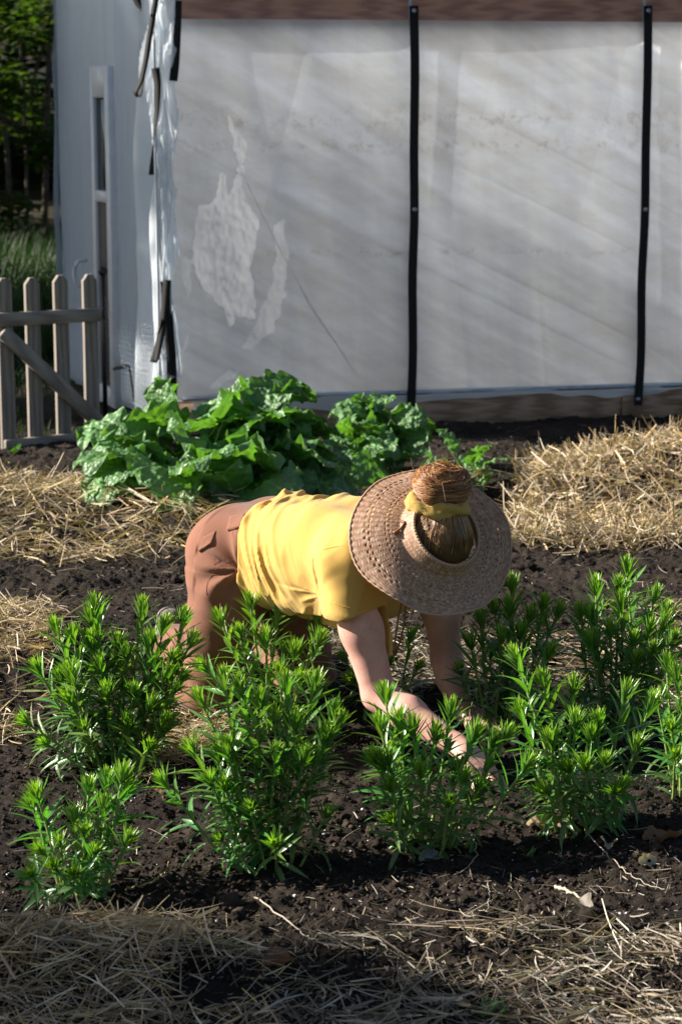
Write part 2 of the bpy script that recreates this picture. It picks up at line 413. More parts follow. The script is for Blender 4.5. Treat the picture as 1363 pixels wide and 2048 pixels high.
def big_clods():
    n = 420; y = 3.9 + 4.2 * RNG.random(n) ** 1.4; x = (RNG.random(n) * 2 - 1) * (y * .17 + .1); k = vnoise(x * 2.3, y * 2.3, None, 78) > -.1; x, y = x[k], y[k]; n = len(x)
    r = .007 + .017 * RNG.random(n) ** 2.2; V = []
    for i in range(n):
        o = RNG.random(3) * 40; p = IV3
        d = 1 + .45 * fbm(p[:, 0] * 1.4 + o[0], p[:, 1] * 1.4 + o[1], p[:, 2] * 1.4 + o[2], 4, 5, .62)
        V.append(p * d[:, None] * r[i] * [1, .85, .75] + [x[i], y[i], gz(x[i], y[i]) + r[i] * .3])
    F = (IF3[None] + (np.arange(n) * len(IV3))[:, None, None]).reshape(-1, 3)
    C = np.repeat(np.array(SOILC)[RNG.integers(0, 4, n)], len(IV3), 0)
    tag(mesh_obj('soil_clods', np.concatenate(V), None, F, M['clod'], None, C, None, False), 'larger lumps of dark soil between the plants', None, None, 'stuff')
big_clods()
yy = 3.8 + 1.0 * RNG.random(220) ** 1.0; xx = (RNG.random(220) * 2 - 1) * .85
y2 = 8.9 + 1.1 * RNG.random(420); x2 = -.9 + 2.9 * RNG.random(420)
scatter_lumps('perlite_specks', 0, .0012, .0042, [(.7, .72, .75), (.55, .56, .58)], M['clod'], 'tiny white perlite specks in the soil', np.concatenate([np.stack([xx, yy], -1), np.stack([x2, y2], -1)]), 3, .5)

# ------------------------------------------------------------------ straw
STRAWC = np.array([(.62, .48, .31), (.72, .59, .42), (.50, .36, .22), (.80, .69, .53), (.36, .25, .15), (.58, .46, .33), (.64, .47, .25), (.28, .19, .12)])
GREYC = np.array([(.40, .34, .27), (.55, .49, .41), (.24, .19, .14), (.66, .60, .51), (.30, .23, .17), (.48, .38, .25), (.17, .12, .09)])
def straw_mesh(name, P, length, width, tilt, cols, label, az=None, curve=.25, dark=.45):
    n = len(P); cols = cols * .82; width = (width[0] * .8, width[1] * .82)
    L = length[0] + (length[1] - length[0]) * RNG.random(n) ** 1.8
    wd = width[0] + (width[1] - width[0]) * RNG.random(n) ** 2
    wd = np.where(RNG.random(n) < .05, wd + width[1] * .9, wd)
    a = RNG.random(n) * 2 * np.pi if az is None else az[0] + az[1] * RNG.standard_normal(n)
    el = tilt * RNG.standard_normal(n)
    cv = curve * RNG.standard_normal(n); cw = curve * RNG.standard_normal(n)
    k = 5; s = np.linspace(-.5, .5, k)
    A = a[:, None] + cv[:, None] * s; E = el[:, None] + cw[:, None] * s - .15 * np.abs(s)
    kink = (RNG.random(n) < .15)[:, None] * (s > .1) * RNG.standard_normal(n)[:, None] * .9
    A = A + kink
    d = np.stack([np.cos(A) * np.cos(E), np.sin(A) * np.cos(E), np.sin(E)], -1)
    c = np.cumsum(d, 1) * (L / k)[:, None, None]; c = c - c[:, k // 2:k // 2 + 1]
    c = c + P[:, None, :]
    side = np.cross(d, np.array([0, 0, 1.0])); side /= np.linalg.norm(side, axis=-1)[..., None] + 1e-9
    upv = np.cross(side, d); roll = RNG.random(n) * 6.28
    sd = side * np.cos(roll)[:, None, None] + upv * np.sin(roll)[:, None, None]; ud = -side * np.sin(roll)[:, None, None] + upv * np.cos(roll)[:, None, None]
    wp = wd[:, None, None] * np.array([.75, 1, 1, .95, .6])[None, :, None]
    # folded blade: three ribs
    V = np.stack([c - sd * wp * .5, c + ud * wp * .35, c + sd * wp * .5], 2)
    v = V.reshape(-1, 3)
    r = np.arange(k - 1)[:, None]; q = np.arange(2)[None]
    f = np.stack([r * 3 + q, r * 3 + q + 1, (r + 1) * 3 + q + 1, (r + 1) * 3 + q], -1).reshape(-1, 4)
    F = (f[None] + (np.arange(n) * k * 3)[:, None, None]).reshape(-1, 4)
    C = cols[RNG.integers(0, len(cols), n)] * (1 - dark + 2 * dark * RNG.random((n, 1)))
    return tag(mesh_obj(name, v, F, None, M['straw'], None, np.repeat(C, k * 3, 0)), label, None, None, 'stuff')

def in_poly(px, py, poly):
    ins = np.zeros(len(px), bool); n = len(poly)
    for i in range(n):
        x1, y1 = poly[i]; x2, y2 = poly[(i + 1) % n]
        c = ((y1 > py) != (y2 > py)) & (px < (x2 - x1) * (py - y1) / (y2 - y1 + 1e-9) + x1)
        ins ^= c
    return ins
def region_pts(poly_px, n, soft=.06, z=0.0):
    """random ground points inside an outline given by its ground positions"""
    poly = [tuple(G(*p, z)[:2]) for p in poly_px]
    a = np.array(poly); lo = a.min(0) - soft; hi = a.max(0) + soft
    out = []
    while sum(map(len, out)) < n:
        q = lo + (hi - lo) * RNG.random((4000, 2)); j = q + soft * RNG.standard_normal(q.shape)
        out.append(q[in_poly(j[:, 0], j[:, 1], poly)])
    return np.concatenate(out)[:n]
def straw_on(name, poly, n, label, length=(.05, .22), width=(.002, .005), tilt=.22, cols=STRAWC, thick=.03, soft=.06, az=None, curve=.3, z=0.0):
    q = region_pts(poly, n, soft, z)
    if name == 'straw_mulch' and q[:, 1].mean() > 4.6: q = q[vnoise(q[:, 0] * 3.3, q[:, 1] * 4.5, None, 64) > -.28 - .5 * RNG.random(len(q)) ** 3]; n = len(q)
    if name == 'straw_mulch' and q[:, 1].mean() < 4.6: q = q[vnoise(q[:, 0] * 4.5, q[:, 1] * 9, None, 65) > -.10 - .7 * RNG.random(len(q)) ** 2]; n = len(q)
    zz = ground_z(q[:, 0], q[:, 1]) + .003 + thick * RNG.random(n) ** 1.4
    return straw_mesh(name, np.column_stack([q, zz]), length, width, tilt, cols, label, az, curve)

straw_on('straw_heap', [(1010, 1120), (1030, 990), (1090, 960), (1250, 940), (1700, 930), (1700, 1110), (1350, 1110), (1180, 1118)], 6500, 'heap of pale dry straw at the right before the greenhouse', (.06, .30), (.0025, .009), .62, STRAWC, .075, .04)
straw_on('straw_mulch', [(-150, 960), (120, 975), (300, 985), (420, 1010), (470, 1060), (430, 1120), (300, 1130), (120, 1135), (-150, 1125)], 3000, 'straw mulch behind the kneeling person at the left', (.05, .30), (.0022, .008), .42, STRAWC, .06, .07)
straw_on('straw_mulch', [(-150, 1240), (60, 1235), (110, 1270), (120, 1400), (60, 1490), (-150, 1500)], 1900, 'patch of straw beside the tall plants at the left edge', (.05, .20), (.0018, .0048), .35, STRAWC, .05, .03)
straw_on('straw_mulch', [(300, 1380), (460, 1390), (470, 1480), (400, 1540), (280, 1580), (240, 1500)], 1300, 'scatter of straw below the brown trouser knee', (.05, .20), (.0015, .004), .25, STRAWC, .02, .03)
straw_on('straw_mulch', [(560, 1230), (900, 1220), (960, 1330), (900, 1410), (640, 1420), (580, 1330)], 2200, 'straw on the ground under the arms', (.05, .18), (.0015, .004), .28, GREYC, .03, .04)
straw_on('straw_mulch', [(930, 1260), (1420, 1200), (1450, 1440), (1230, 1460), (950, 1440)], 1800, 'straw under the shaded plants at the right', (.05, .18), (.0015, .004), .28, STRAWC, .03, .05)
straw_on('straw_mulch', [(-80, 1860), (150, 1870), (330, 1900), (480, 1930), (560, 2080), (-80, 2120)], 2700, 'thick shaded straw in the bottom left corner', (.05, .20), (.002, .005), .28, STRAWC, .045, .03)
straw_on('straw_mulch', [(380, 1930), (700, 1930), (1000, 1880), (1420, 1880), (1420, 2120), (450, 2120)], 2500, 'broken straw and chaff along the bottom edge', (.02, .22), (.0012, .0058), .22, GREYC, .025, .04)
straw_on('straw_bits', [(-100, 1140), (1450, 1110), (1450, 1900), (-100, 1880)], 900, 'stray straw bits on the soil', (.02, .13), (.001, .003), .18, GREYC, .008, .1)
straw_on('straw_bits', [(-100, 880), (1450, 860), (1450, 1200), (-100, 1200)], 700, 'stray straw bits behind the bed', (.03, .15), (.001, .003), .15, GREYC, .008, .1)
straw_on('straw_chaff', [(600, 1800), (1420, 1700), (1420, 2100), (300, 2100)], 1500, 'fine pale chaff on the soil', (.004, .045), (.0006, .0028), .4, GREYC, .01, .05)

# ------------------------------------------------------------------ leafy perennials
def leaf_batch(base, az, el, bend, L, wd, fold, col, k=6, curl=None):
    """many lance-shaped leaves; each k rows by 3 columns"""
    n = len(az); s = np.linspace(0, 1, k)
    E = el[:, None] + bend[:, None] * s[None] ** 1.2
    tw = 0 if curl is None else curl[:, None] * s[None]
    A = az[:, None] + tw
    d = np.stack([np.cos(A) * np.cos(E), np.sin(A) * np.cos(E), np.sin(E)], -1)
    c = np.concatenate([np.zeros((n, 1, 3)), np.cumsum(d[:, :-1], 1)], 1) * (L / (k - 1))[:, None, None] + base[:, None, :]
    side = np.stack([-np.sin(A), np.cos(A), np.zeros_like(A) * 1.0], -1)
    up = np.cross(d, side)
    prof = np.array([.30, .82, 1.0, .86, .52, .04]) if k == 6 else np.sin(np.pi * np.clip(s * .9 + .1, 0, 1))
    w = wd[:, None] * prof[None] * .5
    cf, sf = np.cos(fold)[:, None], np.sin(fold)[:, None]
    Lf = c + side * (w * cf)[..., None] + up * (w * sf)[..., None]
    Rt = c - side * (w * cf)[..., None] + up * (w * sf)[..., None]
    V = np.stack([Lf, c, Rt], 2).reshape(-1, 3)
    r = np.arange(k - 1)[:, None]; q = np.arange(2)[None]
    f = np.stack([r * 3 + q, r * 3 + q + 1, (r + 1) * 3 + q + 1, (r + 1) * 3 + q], -1).reshape(-1, 4)
    F = (f[None] + (np.arange(n) * k * 3)[:, None, None]).reshape(-1, 4)
    uv = np.tile(np.stack([np.tile([-1., 0, 1], k), np.repeat(s, 3)], -1), (n, 1))
    return V, F, np.repeat(col, k * 3, 0), uv

def stem_variant(h, seed):
    rg = np.random.default_rng(seed)
    zs = np.linspace(0, 1, 10)
    bx, by = rg.normal(0, .035 * h, 2); ph = rg.random() * 6
    axis = np.stack([bx * np.sin(zs * 3 + ph) - bx * np.sin(ph), by * np.sin(zs * 2.6 + ph) - by * np.sin(ph), zs * h], -1)
    axis[:, :2] -= zs[:, None] * axis[-1:, :2]
    at = lambda z: np.stack([np.interp(z, zs, axis[:, i]) for i in range(3)], -1)
    r0 = .0048 * (.75 + .6 * h)
    sv, sq, stt = tube(axis, np.linspace(r0, r0 * .6, 10), 7)
    scol = np.array([(.22, .34, .085)]) * (1 - .25 * (sv[:, 2:3] / h)) + np.array([(.05, .02, 0)]) * (1 - sv[:, 2:3] / h)
    # mature leaves
    n = int(h / .0094)
    z = np.linspace(.05, .93, n) + rg.normal(0, .008, n)
    az = np.arange(n) * 2.39996 + rg.normal(0, .22, n) + rg.random() * 6
    L = (.048 + .054 * np.sin(np.pi * np.clip((z + .12) / 1.15, 0, 1)) ** .8) * (.8 + .4 * rg.random(n)) * (.72 + .75 * min(h, .5))
    el = .10 + 1.02 * z ** 1.5 + rg.normal(0, .20, n)
    bend = -(1.25 - .95 * z) * (.5 + .9 * rg.random(n))
    wd = L * (.135 + .045 * rg.random(n)) * (1.12 - .25 * z)
    keep = rg.random(n) < np.clip(.10 + 1.45 * z, 0, 1)
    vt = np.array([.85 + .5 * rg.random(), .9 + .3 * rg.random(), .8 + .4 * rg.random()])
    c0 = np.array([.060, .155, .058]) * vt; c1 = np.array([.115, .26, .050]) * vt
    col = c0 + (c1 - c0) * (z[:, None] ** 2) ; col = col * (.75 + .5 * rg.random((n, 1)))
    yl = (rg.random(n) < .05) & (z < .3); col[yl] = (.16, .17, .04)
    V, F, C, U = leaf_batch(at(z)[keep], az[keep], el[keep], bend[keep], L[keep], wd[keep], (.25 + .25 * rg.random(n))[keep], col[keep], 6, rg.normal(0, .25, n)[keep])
    # young shoot tip
    m = 46
    u = (np.arange(m) + .5) / m
    az = np.arange(m) * 2.39996 + rg.normal(0, .25, m)
    el = .95 + .55 * u ** .8 + rg.normal(0, .12, m)
    Lt = (.060 - .030 * u) * (.8 + .4 * rg.random(m))
    zt = .91 + .085 * u
    colt = np.array([.085, .205, .034]) + (np.array([.33, .50, .060]) - np.array([.085, .205, .034])) * u[:, None] ** 1.1
    colt = colt * (.8 + .4 * rg.random((m, 1)))
    tV, tF, tC, tU = leaf_batch(at(zt), az, el, -.25 + .45 * rg.random(m), Lt, Lt * (.125 + .04 * rg.random(m)), .35 + .2 * rg.random(m), colt, 6)
    return (sv, sq, stt, scol), (V, F, C, U), (tV, tF, tC, tU)

VH = [.16, .20, .24, .28, .32, .35, .38, .41, .44, .47, .50, .36, .42, .30]
PROTO = []
def make_protos():
    for i, h in enumerate(VH):
        (sv, sq, st_, sc), (V, F, C, U), (tV, tF, tC, tU) = stem_variant(h, 100 + i)
        PROTO.append((h, sv, sq, st_, sc, V, F, C, U, tV, tF, tC, tU, [None, None, None]))
make_protos()
def add_stem(root, basep, topp, idx=None):
    """one stem of a clump: stalk with its leaves and shoot tip, aimed from basep to topp"""
    b = Vector(basep) - root.location; d = Vector(topp) - Vector(basep); h = d.length
    cand = sorted(range(len(PROTO)), key=lambda i: abs(PROTO[i][0] - h))[:3]
    p = PROTO[random.choice(cand)]
    hh, sv, sq, st_, sc, V, F, C, U, tV, tF, tC, tU, cache = p
    if cache[0] is None:
        st = mesh_obj('stem', sv, sq, st_, M['stalk'], root, sc)
        lf = mesh_obj('leaves', V, F, None, M['leaf'], st, C, U)
        tp = mesh_obj('shoot_tip', tV, tF, None, M['leaf'], st, tC, tU)
        cache[:] = [st, lf, tp]
    else:
        st = link(cache[0].copy()); st.parent = root
        lf = link(cache[1].copy()); lf.parent = st
        tp = link(cache[2].copy()); tp.parent = st
    st.location = b
    q = Vector((0, 0, 1)).rotation_difference(d.normalized())
    st.rotation_mode = 'QUATERNION'
    from mathutils import Quaternion
    st.rotation_quaternion = q @ Quaternion((0, 0, 1), random.random() * 6.28)
    s = h / hh; st.scale = (.5 + .5 * s, .5 + .5 * s, s)
    return st

CLUMPS = [
 ((165, 1790), [(62,1592),(178,1560),(250,1562),(205,1600),(150,1625),(170,1655),(120,1672),(85,1690),(215,1545),(190,1690),(110,1720)], 'low bushy leafy plant in the bottom left, the shortest full clump', .07),
 ((225, 1545), [(190,1188),(285,1192),(110,1236),(145,1252),(235,1272),(300,1268),(252,1288),(75,1322),(140,1325),(215,1375),(270,1368),(55,1430),(140,1390),(330,1232),(180,1215),(365,1212),(120,1340),(310,1310),(200,1310),(260,1440),(170,1440),(385,1262),(345,1300),(350,1360),(300,1400),(90,1470),(330,1430)], 'wide leafy clump at the far left beside the brown trouser leg', .10),
 ((545, 1485), [(500,1185),(565,1172),(638,1222),(440,1222),(642,1262),(590,1292),(478,1250),(530,1262),(408,1320),(600,1350),(560,1330)], 'leafy clump in front of the yellow shirt hem, behind the tallest one', .09),
 ((540, 1745), [(450,1335),(478,1352),(395,1378),(567,1345),(550,1412),(668,1402),(652,1452),(382,1482),(458,1484),(552,1492),(420,1545),(590,1425),(632,1345),(520,1380),(610,1500),(500,1600),(550,1700),(440,1670)], 'tallest leafy clump at the centre front with thick pale stems', .10),
 ((850, 1705), [(768,1370),(900,1402),(825,1442),(758,1432),(870,1455),(950,1455),(1012,1452),(750,1502),(985,1462),(800,1425),(895,1592),(840,1530),(780,1560),(930,1540)], 'leafy clump in front of the near hand, with a stone at its foot', .08),
 ((1175, 1675), [(1028,1292),(1082,1342),(1145,1352),(1250,1368),(1040,1410),(1150,1428),(1182,1455),(1300,1392),(1230,1565),(1100,1470),(1195,1425),(1090,1570),(1270,1480),(1135,1520),(1210,1510)], 'sunlit leafy clump at the right, above curled dry leaves', .10),
 ((1365, 1600), [(1350,1332),(1312,1386),(1366,1412),(1332,1310),(1392,1352),(1340,1440),(1420,1390),(1350,1500)], 'leafy clump cut by the right edge of the picture', .08),
 ((1000, 1478), [(1022,1152),(1085,1188),(1118,1200),(985,1195),(960,1222),(1060,1215),(1100,1290),(1000,1260),(1040,1250),(940,1270)], 'shaded leafy clump directly right of the straw hat brim', .09),
 ((1225, 1474), [(1190,1152),(1250,1112),(1310,1172),(1160,1205),(1240,1185),(1332,1205),(1265,1262),(1270,1302),(1345,1262),(1220,1242),(1180,1270),(1300,1240)], 'tall leafy clump at the back right with two sunlit tips', .09),
 ((775, 1425), [(820,1262),(690,1302),(705,1348),(780,1310),(835,1320),(735,1330)], 'small dark leafy plant seen between the two arms', .07),
]
def build_clumps():
    for (bx, by), tops, label, sp in CLUMPS:
        b = G(bx, by); b[2] = gz(b[0], b[1]) - .01
        root = empty('leafy_perennial', b, label, 'plant', 'leafy perennials in the bed')
        tp = np.array(tops, float); lo, hi = tp[:, 1].min(), tp[:, 1].max()
        xr = np.random.default_rng(int(bx) + 5); more = [(tx + xr.normal(0, 30), ty + 25 + 60 * xr.random()) for tx, ty in tops if xr.random() < .16 and len(tops) > 8]
        for (tx, ty) in list(tops) + more:
            f = min(1.15, (ty - lo) / (hi - lo + 1e-6))
            Yt = b[1] + .13 - .24 * f
            t = W(tx, ty + 16, Yt)
            off = (t - b) * np.array([.28, .35, 0]); off[:2] += np.random.default_rng(int(tx * 7 + ty)).normal(0, .016, 2)
            base = b + np.array([off[0], off[1], 0]); base[2] = gz(base[0], base[1]) - .006
            if t[2] < base[2] + .1: t[2] = base[2] + .1
            add_stem(root, base, t)
        rg = np.random.default_rng(int(bx))
        for _ in range(3 if len(tops) > 8 else 1):      # short shoots low in the clump
            a = rg.random() * 6.28; r = sp * (.4 + .8 * rg.random())
            base = b + np.array([math.cos(a) * r * .6, math.sin(a) * r * .6, 0]); base[2] = gz(base[0], base[1]) - .006
            add_stem(root, base, base + np.array([math.cos(a) * .06, math.sin(a) * .06, .12 + .12 * rg.random()]))
build_clumps()

# ------------------------------------------------------------------ big crinkled leaves
def crinkle_leaf(L, Wd, seed):
    rg = np.random.default_rng(seed); nu, nv = 38, 33
    u = np.linspace(0, 1, nu)[:, None]; v = np.linspace(-1, 1, nv)[None]
    half = Wd * .5 * (1 - np.abs(2 * u - 1) ** 3.2).clip(.003, 1) ** .5 * (1.12 - .26 * u)
    lob = 1 + .07 * np.sin(u * 22 + rg.random() * 6) * np.abs(v) ** 2
    x = u * L - .16 * L * (np.abs(v) ** 1.6) * (1 - u) ** 2
    y = v * half * lob
    x = x + 0 * y
    P, Q = x * 34 + rg.random() * 50, y * 34 + rg.random() * 50
    vein = np.abs(np.sin((u * 9 - np.abs(v) * 2.6)))
    z = .013 * (np.abs(vnoise(P, Q, None, seed)) ** .7 - .4) * (L / .22) + .0065 * vein - .004 * np.exp(-(v / .10) ** 2)
    ruff = np.abs(v) ** 2.5 * (.017 * np.sin(u * (17 + 6 * rg.random()) + 5 * v + rg.random() * 6) + .011 * np.sin(u * 37 + 9 * v + seed)) * (L / .24)
    z = z + ruff + .09 * L * (v ** 2) * rg.normal(.5, .7) - (.10 + .22 * rg.random()) * L * u ** 2.2 + .10 * L * np.sin(u * 3.1)
    V = np.stack([x, y, z + 0 * y], -1).reshape(-1, 3)
    tint = .8 + .45 * rg.random()
    rib = np.exp(-(np.sin(u * 9 - np.abs(v) * 2.6) / .16) ** 2) * (np.abs(v) < .85)
    C = (np.array([.090, .205, .062]) * tint + np.array([.05, .05, .03]) * rib.reshape(-1, 1)) * (1 + .25 * vnoise(P * .4, Q * .4, None, 5).reshape(-1, 1))
    U = np.stack([np.broadcast_to(v, (nu, nv)), np.broadcast_to(u, (nu, nv))], -1).reshape(-1, 2) * np.array([2.2, 1])
    return V, grid_faces(nu, nv), C, U
BIGV = [crinkle_leaf(.22 + .012 * i, .20 + .010 * i, 40 + i) for i in range(9)]
BIGC = [None] * 9
def place_bigleaf(root, base, tip_base, az, pitch, roll, s, k):
    """leaf blade starting at tip_base, with its stalk from base"""
    V, F, C, U = BIGV[k]
    if BIGC[k] is None:
        o = mesh_obj('leaf', V, F, None, M['bigleaf'], root, C, U); BIGC[k] = o
    else:
        o = link(BIGC[k].copy()); o.parent = root
    o.location = Vector(tip_base) - root.location
    o.rotation_mode = 'XYZ'
    o.rotation_euler = (roll, pitch, az); o.scale = (s, s, s)
    R = o.rotation_euler.to_matrix()
    back = R @ Vector((-1, 0, 0))
    b, t = np.array(base), np.array(tip_base)
    mid = (b + t) / 2 + np.array([0, 0, .05]) * np.linalg.norm(t - b)
    pts = (spline([b, mid, t, t + np.array(R @ Vector((.05 * s, 0, -.004)))], 8) - np.array(tip_base))
    Mi = np.array(o.rotation_euler.to_matrix().inverted()) / s
    v, q, tr = tube(pts @ Mi.T, np.linspace(.0075, .0045, 8) / s, 6)
    mesh_obj('leaf_stalk', v, q, tr, M['stalk'], o, np.tile([.20, .27, .09], (len(v), 1)))
def big_plant(px, py, spots, label, seed):
    rg = np.random.default_rng(seed)
    b = G(px, py); b[2] = gz(b[0], b[1])
    root = empty('broad_leaf_plant', b, label, 'plant', 'broad crinkle-leaved plants before the greenhouse')
    for (lx, ly, dy, s) in spots:
        c = W(lx, ly, b[1] + dy)
        c[2] = max(c[2], gz(c[0], c[1]) + .05)
        away = np.array([c[0] - b[0], c[1] - b[1]]); r = np.linalg.norm(away)
        az = math.atan2(away[1] - .03, away[0]) + rg.normal(0, .45)
        lf = .12 * s
        tb = c - np.array([math.cos(az) * lf, math.sin(az) * lf, -.02])
        place_bigleaf(root, b + np.array([rg.normal(0, .05), rg.normal(0, .05), -.01]), tb, az, rg.normal(-.16, .40), rg.normal(0, .5), s * .95, int(rg.integers(0, 9)))
def spots_for(lo_x, hi_x, topf, botf, n, seed, s0=1.0):
    rg = np.random.default_rng(seed); out = []
    for _ in range(n):
        x = lo_x + (hi_x - lo_x) * rg.random(); t = topf(x); bt = botf(x); f = rg.random()
        y = t + (bt - t) * f
        out.append((x, y, .28 - .5 * f + rg.normal(0, .04), s0 * (.75 + .4 * rg.random())))
    return out
top1 = lambda x: np.interp(x, [150, 210, 280, 400, 520, 590, 620], [970, 905, 862, 825, 812, 822, 885])
bot1 = lambda x: np.interp(x, [150, 250, 400, 560, 640], [985, 990, 1020, 1000, 960])
big_plant(415, 1022, spots_for(235, 640, top1, bot1, 52, 5, 1.0) + [(265,885,.0,.95),(300,868,.1,1.0),(450,815,.25,.9),(560,815,.2,.85),(590,808,.22,.7),(250,960,-.25,1.1),(370,940,-.3,1.15),(330,830,.2,.9),(500,850,.05,1.0),(420,870,-.1,1.1),(255,930,-.1,1.0),(240,968,-.2,.9),(330,1000,-.42,1.05),(395,985,-.4,1.1),(470,985,-.42,1.1),(440,1025,-.52,.95),(360,1030,-.52,.9),(540,1000,-.45,1.0),(520,950,-.3,1.2),(600,920,-.1,1.1),(620,950,-.2,1.0),(660,930,.0,.9),(650,980,-.25,.9),(690,970,-.1,.8),(590,985,-.35,1.0),(640,880,.15,.8),(455,1000,-.4,1.0),(400,1010,-.45,.9)], 'largest spreading clump of crinkled green leaves left of the hat', 3)
top2 = lambda x: np.interp(x, [670, 720, 800, 840], [850, 825, 830, 880]); bot2 = lambda x: np.interp(x, [670, 850], [960, 950])
big_plant(760, 955, spots_for(680, 840, top2, bot2, 26, 8, .72) + [(700,835,.1,.62),(800,835,.1,.62),(730,830,.15,.6),(820,850,0,.6)], 'medium clump of crinkled leaves below the middle black strap', 4)
top3 = lambda x: np.interp(x, [850, 900, 970], [930, 900, 930]); bot3 = lambda x: np.interp(x, [850, 980], [980, 985])
big_plant(920, 990, spots_for(855, 970, top3, bot3, 7, 9, .55) + [(880,908,.05,.5),(965,935,0,.5),(985,950,-.05,.42)], 'smallest crinkle-leaved plant just above the hair bun', 5)

# ------------------------------------------------------------------ greenhouse
WA = G(345, 866); WB = G(1363, 834)
WD = (WB - WA)[:2]; WD /= np.linalg.norm(WD)
WN = np.array([WD[1], -WD[0]])              # faces the camera
def wall_pt(px, py, off=0.0):
    d = ray(px, py); t = ((WA[:2] + WN * off) @ WN) / (d[:2] @ WN)
    return CAM + d * t
def wall_uv(px, py):
    p = wall_pt(px, py); return (p[:2] - WA[:2]) @ WD, p[2]
def wall_xyz(s, z, off=0.0):
    s = np.asarray(s, float); z = np.asarray(z, float); off = np.asarray(off, float)
    return np.stack([WA[0] + s * WD[0] + off * WN[0], WA[1] + s * WD[1] + off * WN[1], z + 0 * s], -1)
GE = G(132, 765)                             # far end of the end wall
GD = (GE - WA)[:2]; GL = np.linalg.norm(GD); GD /= GL
GN = np.array([GD[1], -GD[0]]); GN = GN if GN[0] < 0 else -GN
def gab_xyz(s, z, off=0.0):
    s = np.asarray(s, float); z = np.asarray(z, float); off = np.asarray(off, float)
    return np.stack([WA[0] + s * GD[0] + off * GN[0], WA[1] + s * GD[1] + off * GN[1], z + 0 * s], -1)
def gab_uv(px, py):
    d = ray(px, py); t = (WA[:2] @ GN) / (d[:2] @ GN); p = CAM + d * t
    return (p[:2] - WA[:2]) @ GD, p[2]

def sheet(name, fn, s0, s1, z0, z1, ns, nz, offf, mat, parent, maskf=None):
    s = np.linspace(s0, s1, ns)[None]; z = np.linspace(z0, z1, nz)[:, None]
    Sg, Zg = np.broadcast_arrays(s, z)
    v = fn(Sg, Zg, offf(Sg, Zg)).reshape(-1, 3); f = grid_faces(nz, ns)
    if maskf is not None:
        k = maskf(Sg, Zg).reshape(-1); f = f[k[f].all(1)]
        used = np.unique(f); mp = -np.ones(len(v), int); mp[used] = np.arange(len(used)); v = v[used]; f = mp[f]
    return mesh_obj(name, v, f, None, mat, parent)

